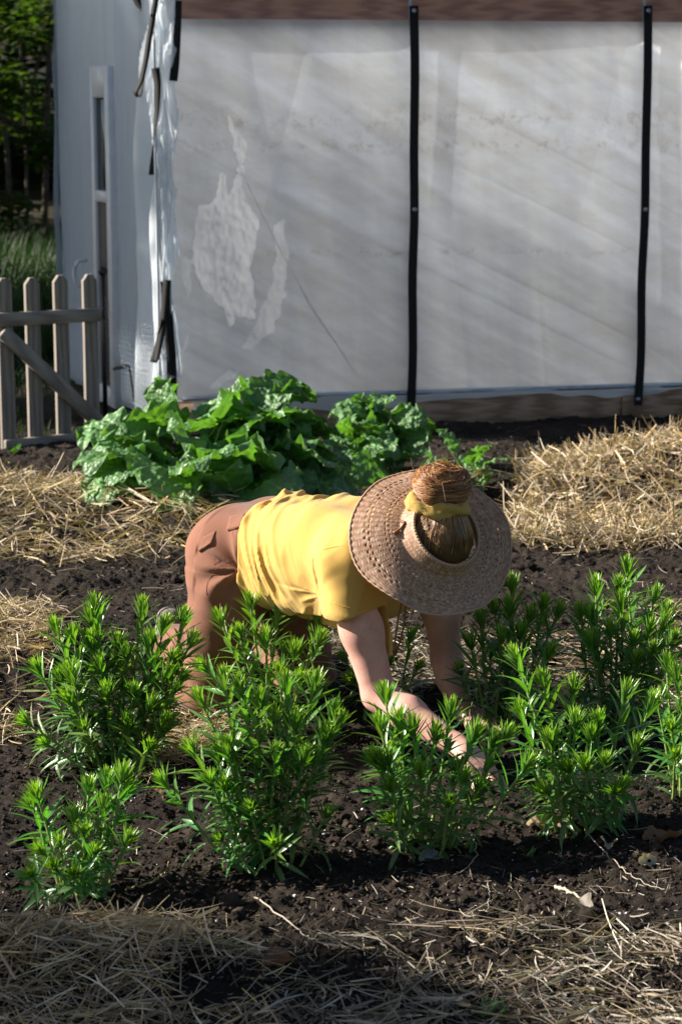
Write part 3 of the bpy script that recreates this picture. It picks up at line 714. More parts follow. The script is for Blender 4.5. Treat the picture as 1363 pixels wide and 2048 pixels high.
def build_greenhouse():
    root = empty('greenhouse', (WA[0], WA[1], 0), 'plastic film greenhouse with black straps and wooden base boards', 'greenhouse')
    par = root
    inv = np.array([WA[0], WA[1], 0])
    def fn(s, z, o): return wall_xyz(s, z, o) - inv
    def gn(s, z, o): return gab_xyz(s, z, o) - inv
    S1 = 6.2; ZT = 2.5; zb = .165
    def wr(s, z):
        u = s * .90 - z * .44; w = s * .44 + z * .9     # fine pleats running down to the right
        pl = (1 - 2 * np.abs(vnoise(u * .7 + .3 * vnoise(s, z, None, 12), w * 7.5, None, 1))).clip(0, 1) ** 2
        o = .0035 * pl * (.5 + .5 * vnoise(s * 1.1, z * 1.1, None, 6)) + .0022 * vnoise(u * .7, w * 21, None, 2) + .014 * vnoise(s * 1.3, z * 1.1, None, 3) + .006 * (1 - 2.2 * np.abs(vnoise(s * 3.2 - z * .9, z * .7, None, 13))).clip(0, 1)
        o = o + .006 * np.exp(-((s - .15) / .25) ** 2) * vnoise(s * 7, z * 2.2, None, 4)
        o = o + .0045 * (1 - 2 * np.abs(vnoise(s * 5 + .5 * z, z * .5, None, 7))).clip(0, 1) * np.clip(1.1 - z * .4, 0, 1)
        for c in (0.02, st0, st1): o = o - .018 * np.exp(-np.abs(s - c) / .055)     # pulled in along the hoops
        return o + .012
    st0 = wall_uv(820, 420)[0]; st1 = wall_uv(1280, 420)[0]
    # small loose skirt below the pipe
    sg = np.linspace(.1, S1, 440)[None]; fg = np.linspace(0, 1, 7)[:, None]
    zlow = .135 + .022 * vnoise(sg * 2.2, 0 * sg, None, 9) + .008 * vnoise(sg * 9, 0 * sg, None, 10) - .03 * np.exp(-((sg - .9) / .25) ** 2)
    SS, FF = np.broadcast_arrays(sg, fg); ZZ = .188 + (zlow - .188) * FF
    mesh_obj('film_skirt', fn(SS, ZZ, .030 + .006 * vnoise(SS * 9, ZZ * 20, None, 8) + FF * .006).reshape(-1, 3), grid_faces(7, 440), None, M['film_white'], par)
    # diagonal crease
    a, b = wall_uv(430, 230), wall_uv(735, 775); t = np.linspace(0, 1, 40)
    cs = a[0] + (b[0] - a[0]) * t; cz = a[1] + (b[1] - a[1]) * t - .10 * np.sin(np.pi * t)
    v, q, tr = tube(fn(cs, cz, .024 + 0 * t), .0025 * np.sin(np.pi * np.clip(t, .03, .97)) + .0008, 6)
    mesh_obj('film_crease', v, q, tr, M['film_patch'], par)
    # inner pieces: torn patch of brighter film, in four pieces with ragged edges
    torn = [([(383,520),(388,450),(400,410),(432,398),(440,345),(447,340),(455,390),(475,350),(470,300),(452,240),(458,232),(488,285),(489,330),(480,370),(500,420),(515,440),(512,480),(500,540),(512,610),(508,640),(472,632),(465,652),(455,650),(450,620),(400,570)], 11),
            ([(548,450),(566,440),(575,520),(570,580),(545,660),(500,700),(478,692),(505,660),(535,590),(550,520)], 14),
            ([(366,515),(378,520),(382,560),(376,600),(362,540)], 17),
            ([(362,700),(376,668),(374,690),(366,706)], 18),
            ([(415,775),(455,742),(482,738),(455,758),(430,776)], 19)]
    zt_beam = wall_uv(700, 40)[1]
    sg = np.linspace(0, S1, 1100); zg = np.linspace(zb, zt_beam, 460); SS, ZZ = np.meshgrid(sg, zg); tm = np.zeros(SS.shape)
    for outl, sd in torn:
        poly = [tuple(wall_uv(*p)) for p in outl]
        ss = SS + .010 * vnoise(SS * 30, ZZ * 30, None, sd); zz = ZZ + .012 * vnoise(SS * 26, ZZ * 26, None, sd + 1)
        tm = np.maximum(tm, in_poly(ss.ravel(), zz.ravel(), poly).reshape(SS.shape) * (1.0 if sd == 11 else .6))
    fl = .80 + .35 * vnoise(SS * 14, ZZ * 4, None, 21) + .2 * vnoise(SS * 60, ZZ * 40, None, 22)      # limp, crinkled where the outer skin has torn away
    of = wr(SS, ZZ) + tm * (.006 * np.abs(vnoise(SS * 20, ZZ * 5, None, 11)) + .003 * vnoise(SS * 60, ZZ * 34, None, 14) - .003)
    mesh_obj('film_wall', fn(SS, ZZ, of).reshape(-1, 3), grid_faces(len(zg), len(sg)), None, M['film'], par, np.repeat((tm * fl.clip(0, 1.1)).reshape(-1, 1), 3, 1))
    sheet('film_top', fn, 0, S1, zt_beam, ZT, 700, 60, wr, M['film_top'], par)
    # timber: base boards, eave beam, bottom pipe
    zjoint = wall_uv(1240, 800)[0]
    ax = np.stack([np.array([WD[0], WD[1], 0]), np.array([-WN[0], -WN[1], 0]), np.array([0, 0, 1.0])])
    for s0, s1, o in ((-.05, zjoint - .004, 0.0), (zjoint + .004, S1, .012)):
        v, q = box_pts(ax, wall_xyz((s0 + s1) / 2, .065, -.008 + o * .5) - inv, (s1 - s0) / 2, .02 + o * .5, .085, .004)
        mesh_obj('base_board', v, q, None, M['wood'], par, None, None, False)
    v, q = box_pts(ax, wall_xyz(S1 / 2 + .02, zt_beam + .11, -.05) - inv, S1 / 2 - .03, .02, .11, .004)
    mesh_obj('eave_beam', v, q, None, M['beam'], par, None, None, False)
    t = np.linspace(.05, S1, 12)
    v, q, tr = tube(fn(t, wall_uv(1000, 779)[1] + 0 * t, .022 + 0 * t), .013, 10)
    mesh_obj('bottom_pipe', v, q, tr, M['steel'], par)
    # straps with washers
    def strap(pts, w=.022, off=.042, name='strap', fnn=None):
        f = fnn or (lambda px, py: wall_uv(px, py))
        uv = np.array([f(*p) for p in pts]); sp = spline(uv, 24)
        tn = np.gradient(sp, axis=0); tn /= np.linalg.norm(tn, axis=1)[:, None]; nm = np.stack([-tn[:, 1], tn[:, 0]], -1)
        th = .0025; L = []
        for o2 in (off, off + th):
            for sgn in ((-1, 1) if o2 == off else (1, -1)):
                e = sp + nm * sgn * w; L.append((gn if fnn else fn)(e[:, 0], e[:, 1], o2 + 0 * e[:, 0] + .002 * vnoise(np.linspace(0, 6, 24), 0 * e[:, 0], None, 5)))
        v = np.stack(L, 1).reshape(-1, 3)
        return mesh_obj(name, v, grid_faces(24, 4, True), np.array([[0, 1, 2], [0, 2, 3], [92, 94, 93], [92, 95, 94]]), M['strap'], par)
    for pts in ([(823, 12), (825, 150), (823, 300), (824, 430), (820, 560), (821, 700), (817, 826)], [(1289, 12), (1288, 150), (1284, 300), (1283, 430), (1276, 560), (1275, 700), (1269, 808)]):
        so = strap(pts)
        for p in (pts[0], pts[len(pts) // 2], pts[-1]):
            u = wall_uv(p[0], p[1] + (10 if p[1] < 100 else -12)); c = fn(u[0], u[1], .048)
            ang = np.linspace(0, 2 * np.pi, 13)[:-1]; wd3 = np.array([WD[0], WD[1], 0]); wn3 = np.array([WN[0], WN[1], 0])
            R = []
            for rr, oo in ((.011, 0), (.011, .003), (.006, .004), (.0055, .007), (.0005, .008)):
                R.append(c + rr * (np.cos(ang)[:, None] * wd3 + np.sin(ang)[:, None] * np.array([0, 0, 1.0])) + wn3 * oo)
            mesh_obj('washer', np.concatenate(R), grid_faces(5, 12, True), None, M['steel'], so)
    strap([(353, 2), (351, 60), (348, 120), (344, 162)], .020, .05)
    strap([(328, 560), (334, 640), (340, 720), (342, 812)], .024, .055)
    # loose hanging straps at the corner
    def hang(pts, w, seed, name='loose_strap', depth=.10):
        P = spline([wall_pt(px, py, depth + dz) for px, py, dz in pts], 36) - inv
        tn = np.gradient(P, axis=0); tn /= np.linalg.norm(tn, axis=1)[:, None]
        a = np.linspace(0, 1, 36) * 1.4 + seed
        side = np.stack([np.cos(a), -np.abs(np.sin(a)) * .5, 0 * a], -1); side = side - (side * tn).sum(1)[:, None] * tn; side /= np.linalg.norm(side, axis=1)[:, None]
        nn = np.cross(tn, side) * .002
        v = np.stack([P - side * w, P + side * w, P + side * w + nn, P - side * w + nn], 1).reshape(-1, 3)
        mesh_obj(name, v, grid_faces(36, 4, True), None, M['strap'], par)
    hang([(315, -20, 0), (300, 70, .02), (292, 120, .03), (283, 160, .04), (272, 185, .05), (279, 192, .03), (286, 165, .02), (291, 130, .01), (296, 90, 0)], .014, .3)
    hang([(268, -20, 0), (276, 5, 0), (283, 22, 0)], .020, .2)
    hang([(311, 136, 0), (315, 170, .01), (313, 230, .02), (307, 290, .02), (303, 350, .02)], .020, .5)
    hang([(335, 560, 0), (328, 630, 0), (318, 690, .01), (310, 722, .03), (305, 716, .05), (316, 670, .04), (326, 640, .02)], .020, .4)
    # crumpled bright film wrapped round the corner post
    e0 = wall_uv(318, 20); e1 = wall_uv(366, 20)
    def crum(s, z):
        rr = 1.0 / 1
        return .030 + .040 * (1 - 1.6 * np.abs(vnoise(s * 22 + z * 2.2, z * 2.4, None, 51))).clip(0, 1) + .014 * (1 - 2 * np.abs(vnoise(s * 42 - z * 6, z * 9, None, 52))).clip(0, 1) + .004 * vnoise(s * 60, z * 24, None, 53) - np.clip(.0 - s, 0, 1) * .5
    def cmask(s, z):
        r = .028 + .022 * vnoise(z * 4.5, 0 * z, None, 54) + .01 * vnoise(z * 17, 0 * z, None, 55); l = -.075 + .03 * vnoise(z * 3.5, 0 * z + 3, None, 56) + .05 * (z < .75) * (1 - z / .75)
        return (s < r) & (s > l) & (z > .28 + .0 * s)
    sheet('crumpled_film', fn, -.13, .09, .25, 2.2, 70, 300, crum, M['film_white'], par, cmask)
    # curtain of loose film hanging just left of the corner
    def cur(s, z): return .05 + .035 * np.sin(s * 26 + 1.3 * vnoise(s * 3, z * 1.5, None, 61) + z) + .02 * vnoise(s * 9, z * 3, None, 62)
    def curm(s, z):
        l = .08 + .30 * np.interp(z, [0, .3, .6, .9, 1.3, 1.6, 2.0], [.95, .9, .75, .55, .52, .48, .20]) + .03 * vnoise(z * 5, 0 * z, None, 63)
        return (s < l) & (z > .08 + .08 * vnoise(s * 6, 0 * s, None, 64))
    sheet('hanging_film', gn, .01, .55, .05, 2.3, 90, 170, cur, M['film_white'], par, curm)
    # end wall
    def gw(s, z): return .010 * np.sin(np.pi * np.clip(s / GL, 0, 1)) + .014 * vnoise(s * 5, z * .9, None, 71) + .012 * vnoise(s * 13, z * 1.6, None, 72)
    sheet('end_film', gn, .0, GL, .03, 3.4, 130, 200, gw, M['film_clear'], par, lambda s, z: z < 2.44 + .95 * np.sin(np.pi * np.clip(s / GL, 0, 1)))
    sheet('end_film_edge', gn, GL - .05, GL + .12, .02, 2.6, 30, 160, lambda s, z: .012 * vnoise(s * 14, z * 2, None, 73) + .02, M['film_clear'], par, lambda s, z: s < GL + .04 + .05 * vnoise(z * 3, 0 * z, None, 74))
    # door in the end wall
    d0 = gab_uv(206, 135)[0]; d1 = gab_uv(243, 135)[0]; zt = gab_uv(225, 132)[1]; zm = gab_uv(225, 392)[1]
    lo, hi = min(d0, d1), max(d0, d1)
    gax = np.stack([np.array([GD[0], GD[1], 0]), np.array([GN[0], GN[1], 0]), np.array([0, 0, 1.0])])
    mb = MB()
    def gbox(m, s0, s1, z0, z1, off, th):
        v, q = box_pts(gax, gab_xyz((s0 + s1) / 2, (z0 + z1) / 2, off) - inv, (s1 - s0) / 2, th, (z1 - z0) / 2, .006); m.add(v, q)
    w = (hi - lo) * .15
    gbox(mb, lo, lo + w * 1.5, .02, zt, .055, .02); gbox(mb, hi - w, hi, .02, zt, .055, .02); gbox(mb, lo + w * 1.5, hi - w, zt - .16, zt, .055, .018)
    gbox(mb, lo + w * 1.5, hi - w, zm - .03, zm + .03, .055, .018); gbox(mb, lo + w * 1.5, hi - w, .02, .12, .055, .018)
    dr = mb.build('door', M['white_paint'], par, False)
    mb = MB(); gbox(mb, lo + w * 1.5, hi - w, zm + .03, zt - .16, .05, .006); mb.build('pane', M['glass'], dr, False)
    mb = MB(); gbox(mb, lo + w * 1.5, hi - w, .12, zm - .03, .052, .006); mb.build('panel', M['brownpanel'], dr, False)
    hp = gab_uv(222, 545); pts = [gab_xyz(hp[0], hp[1] + dz, .13 + o) - inv for dz, o in ((.07, 0), (.06, .05), (0, .07), (-.06, .05), (-.07, 0))]
    v, q, tr = tube(spline(pts, 14), .011, 8); mesh_obj('handle', v, q, tr, M['white_paint'], dr)
    # corner rod and hoop ribs inside
    for c in (0.0, st0, st1, 2 * st1 - st0, 3 * st1 - 2 * st0):
        t = np.linspace(0, 2.5, 8); v, q, tr = tube(fn(c + 0 * t, t, -.045 + 0 * t), .017, 8); mesh_obj('hoop', v, q, tr, M['steel'], par)
    t = np.linspace(0, 2.4, 8)
    a = wall_uv(312, 400)[0]
    v, q, tr = tube(fn(a + 0 * t, t, .03 + 0 * t), .008, 8); mesh_obj('corner_rod', v, q, tr, M['white_paint'], par)
    # far side and bounce floor
    def bn(s, z, o):
        p = wall_xyz(s, z, 0) + np.array([GD[0] * GL, GD[1] * GL, 0]); p = p + np.stack([o * WN[0], o * WN[1], 0 * o], -1); return p - inv
    sheet('rear_film', bn, 0, S1, .02, 2.6, 60, 60, lambda s, z: .02 * vnoise(s * 4, z * 2, None, 81), M['film_roof'], par)
    sr = np.linspace(0, S1, 60)[None]; tr_ = np.linspace(0, 1, 40)[:, None]; SS, TT = np.broadcast_arrays(sr, tr_)
    pr_ = wall_xyz(SS, 2.45 + .95 * np.sin(np.pi * TT) + .01 * vnoise(SS * 4, TT * 9, None, 83), 0) + np.stack([GD[0] * GL * TT, GD[1] * GL * TT, 0 * TT], -1)
    mesh_obj('roof_film', pr_.reshape(-1, 3) - inv, grid_faces(40, 60), None, M['film_roof'], par)
    fl = np.array([wall_xyz(.05, .0, -.06), wall_xyz(S1, .0, -.06), wall_xyz(S1, .0, -.06) + np.array([*GD, 0]) * (GL - .1), wall_xyz(.05, .0, -.06) + np.array([*GD, 0]) * (GL - .1)]) - inv + [0, 0, .02]
    mesh_obj('bounce_floor', fl, np.array([[0, 1, 2, 3]]), None, M['film_roof'] if False else M['floor'], par)  # unseen pale floor, added to bounce light up onto the front film
    # black strap at the far end, slanting in front of the woods
    u = [(139, -10), (133, 40), (118, 110), (98, 165)]
    P = spline([W(px, py, GE[1] + .1) for px, py in u], 20) - inv
    sd = np.array([.022, .004, 0]); nn = np.array([0, .003, 0])
    mesh_obj('strap', np.stack([P - sd, P + sd, P + sd + nn, P - sd + nn], 1).reshape(-1, 3), grid_faces(20, 4, True), None, M['strap'], par)
build_greenhouse()

# ------------------------------------------------------------------ gate, post, wire, crank
def build_gate():
    A = G(2, 908); B = G(197, 886); D = (B - A)[:2]; GLn = np.linalg.norm(D); D /= GLn
    N = np.array([D[1], -D[0]])
    inv = np.array([A[0], A[1], 0])
    root = empty('picket_gate', inv, 'weathered wooden picket gate with a diagonal brace', 'gate')
    def uv(px, py):
        d = ray(px, py); t = (A[:2] @ N) / (d[:2] @ N); p = CAM + d * t; return (p[:2] - A[:2]) @ D, p[2]
    def xyz(s, z, o): return np.array([A[0] + s * D[0] + o * N[0], A[1] + s * D[1] + o * N[1], z])
    for cx, ty in ((7, 556), (63, 555), (120, 550), (178, 548)):
        s, zt = uv(cx, ty); w = .036; c = .030
        out = [(s - w, .02), (s + w, .02), (s + w, zt - c), (s + w - c * .75, zt), (s - w + c * .75, zt), (s - w, zt - c)]
        v = np.array([xyz(a, z, o) for o in (-.012, .012) for a, z in out]) - inv
        me = bpy.data.meshes.new('picket'); me.from_pydata(v.tolist(), [], [list(range(6))[::-1], list(range(6, 12))] + [[i, (i + 1) % 6, 6 + (i + 1) % 6, 6 + i] for i in range(6)])
        me.materials.append(M['picket']); o = link(bpy.data.objects.new('picket', me)); o.parent = root
        bv = o.modifiers.new('b', 'BEVEL'); bv.width = .003; bv.segments = 2
    ax = np.stack([np.array([D[0], D[1], 0]), np.array([N[0], N[1], 0]), np.array([0, 0, 1.0])])
    def bar(p, q, hz, off, mat, name):
        p = np.array(uv(*p)); q = np.array(uv(*q)); m = (p + q) / 2; L = np.linalg.norm(q - p)
        x = np.array([D[0] * (q[0] - p[0]), D[1] * (q[0] - p[0]), q[1] - p[1]]) / L; y = np.array([N[0], N[1], 0]); z = np.cross(x, y)
        v, f = box_pts(np.stack([x, y, z]), [0, 0, 0], L / 2, .013, hz, .003)
        o = mesh_obj(name, v @ np.stack([x, y, z]).T, f, None, mat, root, None, None, False)
        o.location = Vector(xyz(m[0], m[1], off) - inv); o.rotation_euler = Matrix(np.stack([x, y, z]).T.tolist()).to_euler()
    bar((-30, 640), (196, 628), .031, .0265, M['rail'], 'rail'); bar((5, 892), (197, 872), .031, .0265, M['rail'], 'rail')
    bar((0, 662), (197, 848), .033, .0265, M['rail'], 'brace')
    # black garden post with a ball on top
    pb = G(211, 838); pb[2] = 0
    rt = empty('metal_post', pb, 'thin black metal post with ball top beside the gate', 'post')
    top = W(206, 542, pb[1]) - pb
    v, q, tr = tube([(0, 0, -.05), top * .5, top], .0125, 10); mesh_obj('shaft', v, q, tr, M['metal_black'], rt)
    v = IV3 * .025 + top; mesh_obj('ball', v, None, IF3, M['metal_black'], rt)
    c = W(204, 627, pb[1]) - pb; v, q, tr = tube([c - np.array([0, 0, .02]), c + np.array([0, 0, .02])], .019, 10); mesh_obj('collar', v, q, tr, M['metal_black'], rt)
    # chicken wire from post to corner
    E = WA + np.array([WN[0], WN[1], 0]) * .12; E = np.array([E[0] - .05, E[1], 0])
    mb = MB(); hw = .030; hh = .026; L = np.linalg.norm((E - pb)[:2]); dd = (E - pb)[:2] / L
    nx = int(L / hw); H0 = .62
    def wp(s, z): return np.array([dd[0] * s + .02 * math.sin(z * 9 + s * 4), dd[1] * s + .03 * math.sin(s * 7 + z * 3), z])
    for j in range(int(H0 / hh)):
        for i in range(nx):
            s = i * hw + (j % 2) * hw / 2; z = .03 + j * hh
            if s > L or z > H0 - .12 * s / L * (1 + .3 * math.sin(s * 20)): continue
            n0 = wp(s, z); 
            for e in (wp(s + hw / 2, z + hh * .35), wp(s - hw / 2, z + hh * .35)):
                v, q, tr = tube([n0, e], .0006, 3, False); mb.add(v, q)
            v, q, tr = tube([wp(s + hw / 2, z + hh * .35), wp(s + hw / 2, z + hh)], .0006, 3, False); mb.add(v, q)
    wf = mb.build('wire_fence', M['steel']); wf.location = Vector(pb); tag(wf, 'thin chicken wire netting from black post to greenhouse corner', 'wire fence')
    # winding crank leaning at the corner
    cb = G(275, 832); cb[2] = 0
    rc = empty('hand_crank', cb, 'small black winding crank with a grip by the torn film', 'crank')
    k = W(258, 732, cb[1]) - cb; g = W(226, 738, cb[1] - .05) - cb
    v, q, tr = tube([(0, 0, -.03), k * .5, k], .006, 8); mesh_obj('shaft', v, q, tr, M['metal_black'], rc)
    v, q, tr = tube([k, k * .9 + g * .1, k * .1 + g * .9, g], [.007, .010, .010, .006], 8); mesh_obj('grip', v, q, tr, M['metal_black'], rc)
build_gate()

# ------------------------------------------------------------------ person: implicit surfaces
class Field:
    def __init__(s, lo, hi, h):
        s.lo = np.array(lo, float); s.h = h; s.n = np.ceil((np.array(hi) - s.lo) / h).astype(int) + 1
        s.d = np.full(s.n, .08, np.float32)
    def _sl(s, lo, hi):
        a = np.clip(np.floor((lo - s.lo) / s.h).astype(int), 0, s.n - 1); b = np.clip(np.ceil((hi - s.lo) / s.h).astype(int) + 1, 0, s.n)
        if (b <= a).any(): return None, None
        g = np.meshgrid(*[s.lo[i] + s.h * np.arange(a[i], b[i]) for i in range(3)], indexing='ij')
        return tuple(slice(a[i], b[i]) for i in range(3)), np.stack(g, -1).astype(np.float32)
    def _un(s, sl, p, k):
        d = s.d[sl]
        if k <= 0: s.d[sl] = np.minimum(d, p)
        else:
            h = np.clip(.5 + .5 * (d - p) / k, 0, 1); s.d[sl] = d * (1 - h) + p * h - k * h * (1 - h)
    def cap(s, a, b, ra, rb, k=.02):
        a = np.array(a, float); b = np.array(b, float); m = max(ra, rb) + .07
        sl, P = s._sl(np.minimum(a, b) - m, np.maximum(a, b) + m)
        if sl is None: return
        ba = (b - a).astype(np.float32); pa = P - a.astype(np.float32); t = np.clip((pa @ ba) / (ba @ ba + 1e-12), 0, 1)
        s._un(sl, np.linalg.norm(pa - t[..., None] * ba, axis=-1) - (ra + (rb - ra) * t), k)
    def ell(s, c, ax, r, k=.02):
        c = np.array(c, float); ax = np.array(ax, float); r = np.array(r, float); m = r.max() + .07
        sl, P = s._sl(c - m, c + m)
        if sl is None: return
        q = (P - c.astype(np.float32)) @ ax.T.astype(np.float32)
        k0 = np.linalg.norm(q / r, axis=-1); k1 = np.linalg.norm(q / r ** 2, axis=-1) + 1e-6
        s._un(sl, (k0 * (k0 - 1) / k1), k)
    def P(s):
        g = np.meshgrid(*[s.lo[i] + s.h * np.arange(s.n[i]) for i in range(3)], indexing='ij'); return np.stack(g, -1)
    def warp(s, f, band=.03):
        m = np.abs(s.d) < band; idx = np.argwhere(m); s.d[m] += f(s.lo + idx * s.h).astype(np.float32)
    def cut(s, f):
        """keep where f(p) < 0"""
        m = s.d < .03; idx = np.argwhere(m); s.d[m] = np.maximum(s.d[m], f(s.lo + idx * s.h).astype(np.float32))
    def mesh(s):
        d = s.d; n = s.n; neg = d < 0
        c = np.zeros(n - 1, np.int8)
        for i in (0, 1):
            for j in (0, 1):
                for k in (0, 1): c += neg[i:n[0] - 1 + i, j:n[1] - 1 + j, k:n[2] - 1 + k]
        act = (c > 0) & (c < 8); idx = np.argwhere(act); vid = -np.ones(n - 1, np.int64); vid[act] = np.arange(len(idx))
        acc = np.zeros((len(idx), 3)); cnt = np.zeros(len(idx))
        cor = [(i, j, k) for i in (0, 1) for j in (0, 1) for k in (0, 1)]
        vals = {q: d[idx[:, 0] + q[0], idx[:, 1] + q[1], idx[:, 2] + q[2]].astype(float) for q in cor}
        for a in cor:
            for ax in range(3):
                if a[ax] == 0:
                    b = list(a); b[ax] = 1; b = tuple(b); va, vb = vals[a], vals[b]; x = (va < 0) != (vb < 0)
                    t = np.where(x, va / (va - vb + 1e-20), 0); pa = np.tile(np.array(a, float), (len(idx), 1)); pa[:, ax] += t
                    acc[x] += pa[x]; cnt[x] += 1
        V = s.lo + (idx + acc / cnt[:, None]) * s.h
        Q = []
        for ax in range(3):
            u, w = (ax + 1) % 3, (ax + 2) % 3
            sa = [slice(None)] * 3; sb = [slice(None)] * 3; sa[ax] = slice(0, -1); sb[ax] = slice(1, None)
            x = neg[tuple(sa)] != neg[tuple(sb)]; e = np.argwhere(x)
            e = e[(e[:, u] > 0) & (e[:, w] > 0) & (e[:, u] < n[u] - 1) & (e[:, w] < n[w] - 1)]
            fl = neg[e[:, 0], e[:, 1], e[:, 2]]
            def at(du, dw):
                g = e.copy(); g[:, u] += du; g[:, w] += dw; return vid[g[:, 0], g[:, 1], g[:, 2]]
            q = np.stack([at(-1, -1), at(0, -1), at(0, 0), at(-1, 0)], -1)
            q[~fl] = q[~fl][:, ::-1]; Q.append(q)
        return V, np.concatenate(Q)

unit = lambda v: np.asarray(v, float) / np.linalg.norm(v)
FWD = unit([.70, -.714, 0]); LFT = unit([.714, .70, 0]); UP = np.array([0, 0, 1.0])
HIP = np.array([-.222, 5.545, .440])
SHO = HIP + FWD * .49 + UP * .055
HR, HL = HIP - LFT * .085, HIP + LFT * .085
SR, SL = SHO - LFT * .160, SHO + LFT * .165
ER = W(758, 1390, 5.055); WR = W(924, 1498, 4.89)
EL = W(893, 1320, 5.36); WL = W(926, 1424, 5.25)
KR = np.array([-.355, 5.455, .065]); AR = np.array([-.475, 5.80, .105])
KL = np.array([-.10, 5.60, .07]); AL = np.array([-.25, 6.00, .08])
# head frame
HN = unit([.46, -.69, .56])                      # towards the crown
HF = unit(-UP + (UP @ HN) * HN)                  # towards the face
HS = np.cross(HN, HF)
HC = np.array([.228, 5.055, .562])

def hand(f, wrist, dirv, palm_n, side, curl, spread, thumb_sign, dig=0.0):
    """palm and five bent fingers; side = towards the little finger"""
    dirv = unit(dirv); side = unit(side - (side @ dirv) * dirv); pn = unit(palm_n - (palm_n @ dirv) * dirv)
    tips = []
    lens = [.082, .092, .086, .068]; rr = [.0088, .0092, .0087, .0078]
    for i in range(4):
        o = (i - 1.5) * .0205
        kn = wrist + dirv * (.088 - .004 * abs(i - 1)) + side * o
        f.cap(wrist + dirv * .012 + side * o * .55, kn, .0155, .0112, .014)
        a = curl[i]; p = kn; dd = unit(dirv + side * (i - 1.5) * spread)
        for j, fr in enumerate((.45, .32, .23)):
            ang = a * (1, 1.0, .7)[j] * (.45 if j == 0 else 1)
            dd = unit(dd * math.cos(ang) + pn * math.sin(ang))
            q = p + dd * lens[i] * fr
            f.cap(p, q, rr[i] * (1 - .07 * j), rr[i] * (.93 - .08 * j), .005); p = q
        tips.append((p, dd, rr[i]))
    th = -side
    b = wrist + dirv * .022 + th * .018
    p1 = b + unit(dirv * .75 + th * .6 + pn * .25) * .045; p2 = p1 + unit(dirv + th * .25 + pn * .25) * .034; p3 = p2 + unit(dirv + pn * .35) * .026
    f.cap(b, p1, .0155, .0125, .014); f.cap(p1, p2, .0112, .0102, .006); f.cap(p2, p3, .0100, .0085, .005)
    tips.append((p3, unit(p3 - p2), .0095))
    f.cap(wrist - dirv * .02, wrist + dirv * .02, .024, .024, .015)
    return tips

